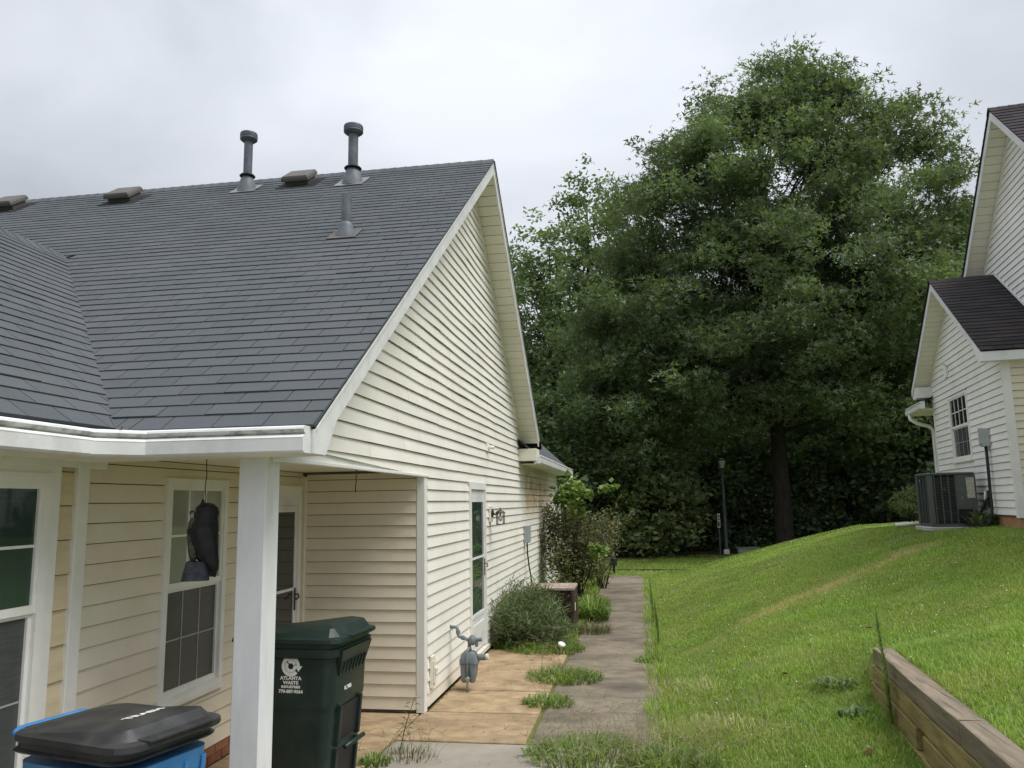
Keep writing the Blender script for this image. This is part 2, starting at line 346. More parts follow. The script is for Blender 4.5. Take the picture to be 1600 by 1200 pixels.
nxg, nyg = len(gx), len(gy); idx = np.arange(nxg*nyg).reshape(nyg, nxg)
Fq = np.stack([idx[:-1, :-1], idx[:-1, 1:], idx[1:, 1:], idx[1:, :-1]], -1).reshape(-1, 4)
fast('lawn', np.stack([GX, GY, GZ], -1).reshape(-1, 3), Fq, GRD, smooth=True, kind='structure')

# ------------------------------------------------------------------ paving
ZS = .05
walk = MB().box(-1.0, .1, 6.62, 21.3, -.12, ZS-.035).build('walkway', SOILD, kind='structure')
def slab(x0, x1, y0, y1, m, parent, z=ZS, tilt=0):
    g = .010; b = MB(); b.bbox(x0+g, x1-g, y0+g, y1-g, z-.09, z, .006)
    b.v = [(x, y, zz+tilt*(x-x0)) for x, y, zz in b.v]
    return b.build('slab', m, parent)
ys = [6.66, 8.28, 10.02, 11.55, 13.05, 14.6, 16.15, 17.7, 19.25, 20.8, 21.3]
for i in range(len(ys)-1): slab(-.985+random.uniform(-.01, .01), .1+random.uniform(-.02, .03), ys[i], ys[i+1], CONC_W, walk, ZS+random.uniform(-.004, .004))
patio = MB().box(-2.12, -1.0, 6.6, 10.7, -.12, ZS-.035).build('patio', SOILD, kind='structure')
py = [6.66, 7.56, 8.42, 9.45, 10.68]
for i in range(4): slab(-2.13 if i == 0 else -2.085, -1.005, py[i], py[i+1], CONC_P, patio, ZS+.004+.003*i)
drive = MB().box(-3.3, .1, -6, 6.66, -.12, ZS-.035).build('driveway', SOILD, kind='structure')
slab(-3.34, -2.13, 4.1, 7.49, CONC_P, drive, ZS+.002)
for x0, x1, y0, y1 in ((-2.12, -.5, 4.9, 6.65), (-.5, .12, 4.9, 6.65), (-3.34, -1.6, 2.2, 4.09), (-1.6, .12, 2.2, 4.89), (-3.34, .12, -5.5, 2.19)):
    slab(x0, x1, y0, y1, CONC_F, drive, ZS)

# ------------------------------------------------------------------ siding
LAP = .1143
def plank(P, sb0, sb1, st0, st1, z, h, m, parent, wav=0, proud=.018, name='siding_plank', gap=.0055):  # gap bares the dark backing as a painted lap shadow
    """one lap: P(s, off, z) maps wall coordinates to the world; bottom edge stands proud, top tucks under the lap above"""
    L_ = max(sb1-sb0, st1-st0)
    if L_ < .02: return
    n = max(1, int(L_/.22)) if wav else 1; b = MB(); V = []
    ph = random.uniform(0, 6); k1 = random.uniform(1.6, 2.6)
    for i in range(n+1):
        f = i/n; s0 = sb0+(sb1-sb0)*f; s1 = st0+(st1-st0)*f
        dz = wav*(math.sin(s0*k1+ph*.25+z*.3)+.5*math.sin(s0*5.1+ph))
        V += [P(s1, .002, z+h+dz), P(s0, proud+abs(dz)*.4, z+gap+dz), P(s0, -.008, z+gap+.001+dz)]
    F = []
    for i in range(n):
        a = 3*i; F += [(a, a+1, a+4, a+3), (a+1, a+2, a+5, a+4)]
    F += [(0, 2, 1), (3*n, 3*n+1, 3*n+2)]
    b.add(V, F); return b.build(name, m, parent)
def siding(P, z0, z1, left, right, m, parent, holes=(), lap=LAP, wav=0, seams=3.6, cut=True):
    """rows of laps between left(z) and right(z); holes are (s0, s1, za, zb)"""
    z = z0; row = 0
    while z < z1-.015:
        h = min(lap, z1-z); zc = z+h/2
        iv = [(left(z), right(z), left(z+h), right(z+h))]
        for a, b, za, zb in holes:
            if za < zc < zb:
                nv = []
                for i0, i1, j0, j1 in iv:
                    if a > i0: nv.append((i0, min(a, i1), j0, min(a, j1)))
                    if b < i1: nv.append((max(b, i0), i1, max(b, j0), j1))
                    if b <= i0 or a >= i1: pass
                iv = nv
        for b0, b1, t0, t1 in iv:
            if b1-b0 < .03: continue
            cuts = [b0]
            if cut:
                s = b0+seams*random.uniform(.35, 1.0)
                while s < b1-.6: cuts.append(s); s += seams*random.uniform(.8, 1.05)
            cuts.append(b1)
            for i in range(len(cuts)-1):
                c0, c1 = cuts[i], cuts[i+1]
                plank(P, c0+(0 if i == 0 else .0015), c1-(0 if i == len(cuts)-2 else .0015), t0 if i == 0 else c0+.0015, t1 if i == len(cuts)-2 else c1-.0015, z, h, m, parent, wav, .018 if i % 2 == 0 else .0198)
        z += lap; row += 1

# ------------------------------------------------------------------ house with the porch (left)
XG, YC, XW = -2.098, 7.494, -3.357
YE, ZE, YR, ZR = 4.067, 2.45, 9.738, 6.53         # eave and ridge of the front slope
SL = (ZR-ZE)/(YR-YE); YB, ZB = 14.175, 2.975; SR = (ZR-ZB)/(YB-YR)
XR = -1.768                                        # rake edge
YEND = 19.75
def zf(Y): return ZE+SL*(Y-YE)
def zb(Y): return ZR-SR*(Y-YR)
house = thing('house', 'cream siding house with grey shingle roof and recessed corner porch beside the walkway', 'house', (-6, 9, 0))
gw = MB(); gw.prism([(XG-.012, YC+.02, .06), (XG-.012, YEND, .06), (XG-.012, YEND, 2.7), (XG-.012, 14.1, 2.84), (XG-.012, YR, ZR-.2), (XG-.012, 4.35, 2.45), (XG-.012, 4.28, 2.30), (XG-.012, YC+.02, 2.30)], (-.1, 0, 0))
gw = gw.build('gable_wall', SHEATH_SHADE, house)
Pg = lambda s, o, z: (XG+o, s, z)
zb0 = 2.0262-17*LAP
def gl(z):
    if z < 2.285: return YC+.085
    return max(4.30, YE+(z+.20-ZE)/SL) if z > 2.33 else 4.30
def gr(z):
    if z < 2.70: return YEND-.09
    return YR+(ZR-.15-z)/SR
DOOR = (9.47, 10.49, .12, 2.235)
# lower part, then the gable with its slanting ends
siding(Pg, zb0, zb0+19*LAP, gl, gr, SIDING, gw, [DOOR])
siding(Pg, zb0+19*LAP, zb0+26*LAP, gl, gr, SIDING, gw, [], wav=.0015)
siding(Pg, zb0+26*LAP, ZR-.35, gl, gr, SIDING, gw, [], wav=.004)
# porch walls
bw = MB().box(XW-.02, XG-.014, YC+.012, YC+.1, .05, 2.4).build('porch_back_wall', SHEATH_SHADE, house)
siding(lambda s, o, z: (s, YC-o, z), zb0-.005, 2.31, lambda z: XW+.045, lambda z: XG-.075, SIDING_P, bw, cut=False)
WIN = (5.15, 5.99, .64, 2.215); PDOOR = (6.46, 7.415, .1, 2.165)
sw = MB().box(XW-.1, XW-.012, .5, YC+.1, .05, 2.42).build('porch_side_wall', SHEATH_SHADE, house)
siding(lambda s, o, z: (XW+o, s, z), .183, 2.33, lambda z: 4.336, lambda z: YC-.02, SIDING_P, sw, [WIN, (PDOOR[0]-.01, PDOOR[1]+.005, .3, 2.175)], lap=.1235, cut=False)
siding(lambda s, o, z: (XW+o, s, z), .231, 2.25, lambda z: 4.104, lambda z: 4.235, BOARD, sw, lap=.199, cut=False)
# brick base under the porch window
bb = MB().box(XW-.012, XW+.002, 1.0, 6.45, .04, .178).build('brick_base', MORTAR, house)
me_br = MB().bbox(0, .012, 0, .195, 0, .058, .003).mesh('brick', BRICK)
for r in range(2):
    y = 3.2+(r % 2)*.102
    while y < 6.2:
        o = bpy.data.objects.new('brick', me_br); link(o, bb); o.location = (XW+.003, y, .05+r*.066); y += .205
# trim boards
def tb(name, *a, m=TRIM, parent=house, **k): return MB().bbox(*a, **k).build(name, m, parent)
tb('corner_trim', XG-.072, XG+.012, YC-.016, YC+.082, .055, 2.283)
tb('corner_trim', XG-.03, XG+.014, YEND-.09, YEND+.01, .055, 2.72)
tb('corner_trim', XW-.002, XW+.05, YC-.045, YC+.008, .06, 2.29, m=SIDING_P)
tb('pilaster', XW-.005, XW+.035, 4.235, 4.336, .06, 2.30)
tb('porch_post', -2.291, -2.12, 4.232, 4.404, ZS+.001, 2.29, m=POST, c=.006)
tb('frieze_board', XW-.005, XW+.028, 1.2, 4.5, 2.25, 2.345)
tb('porch_beam', XW+.03, XG-.03, 4.245, 4.39, 2.288, 2.40)
tb('porch_beam', XG-.10, XG-.011, 4.395, YC-.02, 2.287, 2.40)
tb('beam_trim', XG-.02, XG+.022, 4.29, YC+.085, 2.262, 2.288)
tb('porch_ceiling', XW-.002, XG-.10, 4.25, YC+.005, 2.335, 2.355, m=SOFFIT)
tb('door_trim_strip', XG+.0, XG+.018, YEND-.2, YEND+.02, 2.2, 2.5, m=SIDING)

# windows and doors -------------------------------------------------------
def window(P, s0, s1, z0, z1, meet, parent, panes=(3, 2), fw=.055, g_up=GLASS, g_lo=GLASS, trim=TRIM, name='window', lower_bars=True, casing=0, o0=.0):
    """double-hung window; P(s, off, z); frame, sashes, panes and glazing bars"""
    def bar(b, a0, a1, c0, c1, d0, d1):
        pts = [P(a0, d0, c0), P(a1, d0, c0), P(a1, d0, c1), P(a0, d0, c1)]; q = Vector(P(a0, d1, c0))-Vector(pts[0]); b.prism(pts, q)
    b = MB(); bar(b, s0, s0+fw, z0, z1, -.03, .034); bar(b, s1-fw, s1, z0, z1, -.03, .034); bar(b, s0+fw, s1-fw, z1-fw, z1, -.03, .0335); bar(b, s0+fw, s1-fw, z0, z0+fw*.8, -.03, .0335)
    w = b.build(name, trim, parent)
    if casing:
        b = MB(); bar(b, s0-casing, s0, z0-casing, z1+casing, -.0, .026); bar(b, s1, s1+casing, z0-casing, z1+casing, 0, .026); bar(b, s0, s1, z1, z1+casing, 0, .0255); bar(b, s0, s1, z0-casing, z0, 0, .0255)
        b.build('casing', trim, w)
    b = MB(); bar(b, s0-.012, s1+.012, z0-.03, z0-.001, 0, .05); b.build('sill', trim, w)
    i0, i1 = s0+fw, s1-fw
    for lo, hi, g, d, up in ((meet, z1-fw, g_up, .010, 1), (z0+fw*.8, meet, g_lo, -.008, 0)):
        b = MB(); r = .026
        bar(b, i0, i0+r, lo, hi, d-.012, d+.014); bar(b, i1-r, i1, lo, hi, d-.012, d+.014); bar(b, i0+r, i1-r, lo, lo+(.045 if up else .04), d-.012, d+.0135); bar(b, i0+r, i1-r, hi-(.03 if up else .02), hi, d-.012, d+.0135)
        b.build('sash', trim, w)
        b = MB(); bar(b, i0+r, i1-r, lo+.04, hi-.02, d-.006, d-.001); b.build('pane', g, w)
        if up or lower_bars:
            nx_, ny_ = panes
            for k in range(1, nx_):
                s = i0+r+(i1-i0-2*r)*k/nx_; b = MB(); q = .008 if up else .005; bar(b, s-q, s+q, lo+.04, hi-.02, d-.0005, d+(.006 if up else .003)); b.build('glazing_bar', trim if up else BARG, w)
            for k in range(1, ny_):
                zz = lo+.04+(hi-lo-.06)*k/ny_; b = MB(); q = .008 if up else .005; bar(b, i0+r, i1-r, zz-q, zz+q, d-.0005, d+(.0055 if up else .0025)); b.build('glazing_bar', trim if up else BARG, w)
    return w
Pw = lambda s, o, z: (XW+o, s, z)
window(Pw, *WIN[:2], WIN[2], WIN[3], 1.42, house, g_up=GLASS_REFL, g_lo=GLASS_M)
window(Pw, 2.95, 4.03, .45, 2.21, 1.44, house, panes=(2, 2), g_up=GLASS_G, g_lo=GLASS_M, fw=.06, casing=.072)
def storm_door(P, s0, s1, z0, z1, parent, g, mid, handle=1):
    def bar(b, a0, a1, c0, c1, d0, d1):
        pts = [P(a0, d0, c0), P(a1, d0, c0), P(a1, d0, c1), P(a0, d0, c1)]; b.prism(pts, Vector(P(a0, d1, c0))-Vector(pts[0]))
    b = MB(); f = .085
    bar(b, s0, s0+f, z0, z1, -.03, .03); bar(b, s1-f*.6, s1, z0, z1, -.03, .03); bar(b, s0+f, s1-f*.6, z1-.06, z1, -.03, .0295)
    d = b.build('door', TRIM, parent)
    b = MB(); bar(b, s0-.02, s1+.01, z1-.0, z1+.03, 0, .03); b.build('head_trim', TRIM, d)
    a0, a1 = s0+f, s1-f*.6; zt = z1-.06
    b = MB(); st = .10
    bar(b, a0+.004, a0+st, z0+.02, zt-.1, -.02, .012); bar(b, a1-st*.55, a1-.004, z0+.02, zt-.1, -.02, .012); bar(b, a0+st, a1-st*.55, zt-.16, zt-.1, -.02, .0115); bar(b, a0+.004, a1-.004, zt-.098, zt, -.02, .006)
    bar(b, a0+st, a1-st*.55, z0+.02, z0+.42, -.02, .0115)
    b.build('leaf', ALU, d)
    b = MB(); bar(b, a0+st+.06, a1-st*.55-.06, z0+.09, z0+.34, .0, .018); b.build('kick_panel', ALU, d, bevel=.004)
    b = MB(); bar(b, a0+st, a1-st*.55, mid+.025, zt-.16, -.01, .003); b.build('pane', g, d)
    b = MB(); bar(b, a0+st, a1-st*.55, z0+.46, mid-.0, -.01, .001); b.build('pane', g, d)
    b = MB(); bar(b, a0+st-.002, a1-st*.55+.002, mid, mid+.025, -.012, .014); b.build('cross_bar', ALU, d); b = MB(); bar(b, a0+st, a1-st*.55, z0+.42, z0+.46, -.012, .02); b.build('cross_bar', ALU, d)
    if handle:
        b = MB(); sh = a1-.035; zz = z0+.98; b.tube([P(sh, .012, zz+.06), P(sh, .05, zz+.06), P(sh-.0, .058, zz+.03), P(sh-.06, .058, zz+.02)], .008, 6); bar(b, sh-.014, sh+.014, zz-.09, zz+.12, .012, .018); b.build('handle', BRONZE, d)
    b = MB(); bar(b, s0-.0, s1+.0, z0-.05, z0-.002, -.03, .06); b.build('threshold', BEIGE, d)
    return d
storm_door(Pg, *DOOR[:2], .17, DOOR[3], house, GLASS_G, 1.30)
storm_door(Pw, PDOOR[0], PDOOR[1], .12, PDOOR[3], house, GLASS, 1.2)

# roof ----------------------------------------------------------------------
XL = -14.0; XV, YV, ZV = -5.926, 7.128, 4.652; XWE = -3.0     # valley head; wing eave
SWG = (ZV-2.47)/(XWE-XV)                                        # slope of the wing
def zwing(X): return ZV-SWG*(X-XV)
YWF = 1.6                                                       # front of the wing
dk = .014
roof = MB()
yv0 = YE+(zwing(XWE)-ZE)/SL
front = [(XWE, yv0), (XWE+.02, YE+.002), (XR+.006, YE+.002), (XR+.006, YR), (XL, YR), (XL, YE), (2*XV-XWE, yv0), (XV, YV)]
roof.prism([(x, y, zf(y)-dk) for x, y in front], (0, 0, -.02))
roof.prism([(XR+.006, YR, ZR-dk), (XR+.006, YB, ZB-dk), (XL, YB, ZB-dk), (XL, YR, ZR-dk)], (0, 0, -.02))
roof.prism([(XWE, YWF, zwing(XWE)-dk), (XWE, yv0, zwing(XWE)-dk), (XV, YV, ZV-dk), (XV, YWF, ZV-dk)], (0, 0, -.02))
roof.prism([(2*XV-XWE, yv0, zwing(XWE)-dk), (2*XV-XWE, YWF, zwing(XWE)-dk), (XV, YWF, ZV-dk), (XV, YV, ZV-dk)], (0, 0, -.02))
# rear wing: eave along the side wall
roof.prism([(XR+.0, 13.7, 2.80), (XR+.0, YEND+.4, 2.80), (-5.2, YEND+.4, 6.0), (-5.2, 10.45, 6.0)], (0, 0, -.02))
roof = roof.build('roof', DECK, house)

def clip(poly, a, b, c):
    """keep a*x+b*y+c >= 0"""
    o = []
    for i in range(len(poly)):
        p, q = poly[i], poly[(i+1) % len(poly)]; dp = a*p[0]+b*p[1]+c; dq = a*q[0]+b*q[1]+c
        if dp >= 0: o.append(p)
        if dp*dq < 0: t = dp/(dp-dq); o.append((p[0]+(q[0]-p[0])*t, p[1]+(q[1]-p[1])*t))
    return o
tabs = []      # (polygon in plan, thickness function, plane function)
EXP = .1365
def course_tabs(u0, u1, v0, v1, mkpoly, plane, nrm, cl, upv):
    rows = int((v1-v0)/EXP)+1
    for r in range(rows):
        va = v0+r*EXP; vb = va+EXP-.0015; off = (r % 2)*.155+random.uniform(-.012, .012)+(r*.037 % .05)
        if r == 0: va -= .02
        u = u0-.31+off
        while u < u1:
            ua, ub = u+.0035, u+.305-.0035; jit = random.uniform(-.006, .006)
            pl = mkpoly(ua, ub, va+jit*.6, vb)
            pl = cl(pl, (ua+ub)/2, (va+vb)/2)
            if len(pl) >= 3: tabs.append((pl, plane, nrm, upv, va, r))
            u += .305
cosA = 1/math.hypot(1, SL); cosB = 1/math.hypot(1, SWG)
# valley line in plan: right valley through (XWE,yv0),(XV,YV); keep the right/back side
ax, ay = YV-yv0, -(XV-XWE); ac = -(ax*XWE+ay*yv0)
if ax*(-1.8)+ay*8+ac < 0: ax, ay, ac = -ax, -ay, -ac
def cl_main(p, u, v):
    if u > XV: p = clip(p, ax, ay, ac+.012)
    else:      # mirrored valley
        p = clip(p, -ax, ay, ac+2*ax*XV+.012)
    p = clip(p, -1, 0, XR+.012) if p else p
    p = clip(p, 0, -1, YR-.01) if p else p
    return p
course_tabs(-10.6, XR+.01, 0, (YR-YE)/cosA, lambda a, b, c, d: [(a, YE+c*cosA), (b, YE+c*cosA), (b, YE+d*cosA), (a, YE+d*cosA)], lambda x, y: zf(y), Vector((0, -SL, 1)).normalized(), cl_main, (0, 1))
def cl_wing(p, u, v):
    p = clip(p, -ax, -ay, -ac+.02)
    return clip(p, 1, 0, -XV) if p else p
course_tabs(YWF, YV+.2, 0, (XWE-XV)/cosB, lambda a, b, c, d: [(XWE-c*cosB, a), (XWE-c*cosB, b), (XWE-d*cosB, b), (XWE-d*cosB, a)], lambda x, y: zwing(x), Vector((SWG, 0, 1)).normalized(), cl_wing, (-1, 0))
def tab_mesh(t):
    pl, plane, nrm, up, va, r = t
    s = [p[0]*up[0]+p[1]*up[1] for p in pl]; s0, s1 = min(s), max(s)
    lift = random.uniform(0, .002)+(random.random() < .04)*.003
    V = []
    for p, q in zip(pl, s):
        f = (q-s0)/max(s1-s0, 1e-4); h = .0065*(1-f)+.001+lift*(1-f)
        V.append(Vector((p[0], p[1], plane(*p)))+nrm*(h-.012+.012))
    for p in pl: V.append(Vector((p[0], p[1], plane(*p)))-nrm*.010)
    n = len(pl); return V, [tuple(range(n))]+[(i, n+i, n+(i+1) % n, (i+1) % n) for i in range(n)]
rank = []
for i, t in enumerate(tabs):
    q = [proj((p[0], p[1], t[1](*p))) for p in t[0]]
    xs = [a[0] for a in q]; yy = [a[1] for a in q]
    if max(xs) < 0 or min(xs) > 1600 or max(yy) < 0 or min(yy) > 1200: rank.append((0, i)); continue
    ar = abs(sum(q[k][0]*q[(k+1) % len(q)][1]-q[(k+1) % len(q)][0]*q[k][1] for k in range(len(q))))/2
    rank.append((ar, i))
rank.sort(reverse=True); single = {i for a, i in rank[:300] if a > 0}
rest = MB(); rvar = []
for i, t in enumerate(tabs):
    V, F = tab_mesh(t)
    if i in single:
        b = MB(); b.add(V, F); o = b.build('shingle', SHINGLE, roof); a = o.data.attributes.new('var', 'FLOAT', 'FACE'); a.data.foreach_set('value', [.5]*len(F))
    else: rest.add(V, F); rvar += [random.random()]*len(F)
ro = rest.build('shingle_field', SHINGLE, roof, kind='stuff'); a = ro.data.attributes.new('var', 'FLOAT', 'FACE'); a.data.foreach_set('value', rvar)
# ridge caps
def caps(p0, p1, n0, n1, m, parent, w=.15, step=.15):
    p0, p1 = Vector(p0), Vector(p1); d = (p1-p0); L_ = d.length; d.normalize(); x = 0; n0, n1 = Vector(n0), Vector(n1)
    while x < L_-.02:
        a = p0+d*x; b_ = p0+d*min(x+step+.03, L_); b = MB(); up = Vector((0, 0, 1))
        V = [a+n0*w+up*.010, a+up*.030, a+n1*w+up*.010, b_+n0*w+up*.004, b_+up*.022, b_+n1*w+up*.004]
        V += [q-up*.012 for q in V[:3]]
        b.add(V, [(0, 3, 4, 1), (1, 4, 5, 2), (0, 1, 7, 6), (1, 2, 8, 7)]); o = b.build('ridge_cap', m, parent)
        a_ = o.data.attributes.new('var', 'FLOAT', 'FACE'); a_.data.foreach_set('value', [random.random()]*4); x += step
caps((XR, YR, ZR), (-10.6, YR, ZR), (0, -cosA, -SL*cosA), (0, .8, -.64), SHINGLE, roof)
caps((XV, YWF+1.5, ZV), (XV, YV-.05, ZV), (cosB, 0, -SWG*cosB), (-cosB, 0, -SWG*cosB), SHINGLE, roof)
# rear wing courses (seen edge-on above the side gutter)
b = MB(); swr = (6.0-2.80)/(5.2+XR)
for r in range(24):
    x0 = XR+.02-r*.10; x1 = x0-.105; b.add([(x0, 13.72-(r*.09), 2.80+(XR-x0)*swr+.012), (x0, YEND+.42, 2.80+(XR-x0)*swr+.012), (x1, YEND+.42, 2.80+(XR-x1)*swr+.002), (x1, 13.72-r*.09, 2.80+(XR-x1)*swr+.002), (x0, 13.72-r*.09, 2.80+(XR-x0)*swr-.002), (x0, YEND+.42, 2.80+(XR-x0)*swr-.002)], [(0, 1, 2, 3), (4, 5, 1, 0)])
rw = b.build('shingle_course_field', SHINGLE, roof, kind='stuff'); a = rw.data.attributes.new('var', 'FLOAT', 'FACE'); a.data.foreach_set('value', [random.random() for _ in range(48)])
# back slope shingle edge seen past the rake
b = MB()
k = 0; y = YR
while y < YB-.05:
    y1 = min(y+.12, YB); b.add([(XL, y, zb(y)+.002), (XR+.02, y, zb(y)+.002), (XR+.02, y1, zb(y1)+.014), (XL, y1, zb(y1)+.014), (XR+.02, y1, zb(y1)-.012), (XL, y1, zb(y1)-.012), (XR+.02, y, zb(y)-.03), (XR+.02, y1, zb(y1)-.03)], [(0, 1, 2, 3), (3, 2, 4, 5), (1, 6, 7, 2)]); y = y1
bs = b.build('back_slope_field', SHINGLE_B, roof, kind='stuff'); a = bs.data.attributes.new('var', 'FLOAT', 'FACE'); a.data.foreach_set('value', [random.random() for _ in range(len(b.f))])

# rakes, soffits, fascias
def rake(y0, z0, y1, z1, name='rake_board', d=.155, x0=XR-.022, x1=XR, top=-.036):
    b = MB(); b.prism([(x0, y0, z0+top), (x0, y1, z1+top), (x0, y1, z1+top-d), (x0, y0, z0+top-d)], (x1-x0, 0, 0)); return b.build(name, ALU, house)
rake(YE+.09, zf(YE+.09), YR, ZR); rake(YR+.001, ZR, YB-.25, zb(YB-.25))
b = MB(); b.prism([(XR-.004, YE+.02, zf(YE+.02)-.034), (XR-.004, YR-.02, ZR-.036), (XR-.004, YR-.02, ZR-.056), (XR-.004, YE+.02, zf(YE+.02)-.056)], (.014, 0, 0)); b.build('drip_edge', ALU, house)
b = MB(); b.prism([(XR-.004, YR+.02, ZR-.045), (XR-.004, YB-.2, zb(YB-.2)-.036), (XR-.004, YB-.2, zb(YB-.2)-.064), (XR-.004, YR+.02, ZR-.064)], (.016, 0, 0)); b.build('drip_edge', ALU, house)
# front rake end box and its little return
b = MB(); b.prism([(XR-.03, YE-.005, 2.285), (XR-.03, YE+.17, 2.285), (XR-.03, YE+.32, zf(YE+.32)-.19), (XR-.03, YE+.32, zf(YE+.32)-.04), (XR-.03, YE-.005, zf(YE)-.035)], (.034, 0, 0)); b.build('rake_return', ALU, house)
tb('eave_soffit', XWE-.3, XR-.03, 3.99, 4.29, 2.284, 2.296, m=SOFFIT, c=.002)
tb('rake_soffit_end', XG+.02, XR-.03, YE+.02, YE+.26, 2.296, 2.305, m=SOFFIT, c=.002)
def soffit(y0, y1, zfun, n, d=.15):
    for i in range(n):
        a, c = y0+(y1-y0)*i/n, y0+(y1-y0)*(i+1)/n; g = .004; e = (.006 if i % 2 else .0)
        b = MB(); b.prism([(XG+.004, a+g, zfun(a+g)-d-.012), (XR-.023, a+g, zfun(a+g)-d-.012), (XR-.023, c-g, zfun(c-g)-d-.012+.003), (XG+.004, c-g, zfun(c-g)-d-.012+.003)], (0, 0, .008)); b.build('soffit_panel', SOFFIT, house)
soffit(YR+.03, YB-.28, zb, 34); soffit(YE+.35, YR-.03, zf, 30)
b = MB(); b.prism([(XG+.001, YR, ZR-.19), (XG+.001, YB-.25, zb(YB-.25)-.175), (XG+.001, YB-.25, zb(YB-.25)-.205), (XG+.001, YR, ZR-.225)], (.03, 0, 0)); b.build('soffit_channel', SIDING, house)
b = MB(); b.prism([(XG+.001, YE+.3, zf(YE+.3)-.175), (XG+.001, YR, ZR-.175), (XG+.001, YR, ZR-.215), (XG+.001, YE+.3, zf(YE+.3)-.215)], (.03, 0, 0)); b.build('soffit_channel', SIDING, house)
tb('rake_return_box', XG+.005, XR-.002, YB-.62, YB-.22, 2.72, 2.93, m=SOFFIT)
tb('eave_soffit', XG-.02, XR-.03, 13.76, YEND+.38, 2.665, 2.68, m=SOFFIT, c=.002)
tb('fascia', XR-.05, XR-.028, 13.6, YEND+.4, 2.66, 2.79, m=ALU)
tb('eave_blocking', XG-.03, XG+.004, 13.9, YEND, 2.60, 2.74, m=SIDING)
# gutters
GP = [(0, .148), (0, 0), (.080, 0), (.098, .012), (.102, .078), (.104, .084), (.088, .098), (.070, .101), (.070, .106), (.082, .110), (.092, .118), (.096, .129), (.092, .141), (.082, .148), (.072, .146), (.072, .142), (.080, .142), (.087, .137), (.090, .129), (.084, .118), (.064, .106), (.064, .006), (.006, .006), (.006, .148)]
def gutter(p0, p1, outv, name='gutter', m0=0, m1=0, parent=house):
    """K-style gutter from p0 to p1 (bottom back edge), outv = outward; m0/m1 = mitre (+ longer at the outside)"""
    p0, p1, outv = Vector(p0), Vector(p1), Vector(outv).normalized(); d = (p1-p0).normalized(); b = MB(); n = len(GP)
    V = [p0+outv*a+Vector((0, 0, z))-d*(m0*a) for a, z in GP]+[p1+outv*a+Vector((0, 0, z))+d*(m1*a) for a, z in GP]
    F = [(i, (i+1) % n, n+(i+1) % n, n+i) for i in range(n)]
    b.add(V, F)
    for k_, f in enumerate(F):
        if k_ in (6, 7, 8, 9, 10): b.mi[k_] = 1
    if m0 == 0: b.add(V[:n][:14], [tuple(range(14))])
    if m1 == 0: b.add(V[n:][:14], [tuple(range(14))[::-1]])
    return b.build(name, [ALU, MILDEW], parent)
ZGT = 2.285; YG = YE-.008; XGG = XWE+.008
gutter((XGG+.25, YG, ZGT), (XR-.012, YG, ZGT), (0, -1, 0))
gutter((XGG, YWF, ZGT+.005), (XGG, YG-.25, ZGT), (1, 0, 0))
c0, c1 = Vector((XGG, YG-.252, ZGT-.002)), Vector((XGG+.252, YG, ZGT-.002)); dg = (c1-c0).normalized(); og = Vector((1, -1, 0)).normalized()
gutter(c0-og*.004, c1-og*.004, og, 'gutter_corner')
b = MB(); b.prism([(XGG, YG, ZGT+.002), (XGG, YG-.25, ZGT+.002), (XGG+.25, YG, ZGT+.002)], (0, 0, .01)); b.build('gutter_corner_pan', ALU, house)
tb('fascia', XWE+.0, XR-.03, YE-.006, YE+.014, 2.30, 2.415, m=ALU)
tb('fascia', XWE-.016, XWE+.006, YWF, YE, 2.30, 2.425, m=ALU)
tb('eave_soffit', XW-.0, XWE+.01, YWF, 4.24, 2.29, 2.302, m=SOFFIT, c=.002)
gutter((XR-.027, 13.62, 2.672), (XR-.027, YEND+.4, 2.672), (1, 0, 0))
# downspout at the far corner
b = MB(); b.tube([(XR+.03, YEND+.28, 2.68), (XR+.03, YEND+.26, 2.56), (XR-.02, YEND+.2, 2.47), (XG+.12, YEND+.1, 2.38), (XG+.06, YEND+.05, 2.3), (XG+.06, YEND+.05, 1.4), (XG+.06, YEND+.05, .2)], .04, 8); b.build('downspout', ALU, house, smooth=True)
tb('corner_flap', XG+.012, XG+.03, YEND-.2, YEND+.02, 2.21, 2.42, m=SIDING)
tb('house_foundation', XG-.3, XG-.02, YC+.02, YEND-.01, -.05, .075, m=SOILD)
tb('rear_wall', XG-6, XG-.01, YEND-.06, YEND-.005, 0, 2.7, m=SIDING)
b = MB()
for _ in range(60):
    y = random.uniform(7.7, 10.5); x = XG+random.uniform(-.01, .05); s = random.uniform(.006, .02); z = ZS+.004
    b.add([(x-s, y, z), (x, y-s*1.6, z+.004), (x+s, y, z+.002), (x, y+s*1.6, z+random.uniform(.002, .014))], [(0, 1, 2, 3)])
b.build('leaf_litter', DEADL, label='dry brown leaf crumbs along the foot of the gable wall', cat='leaf litter', kind='stuff')

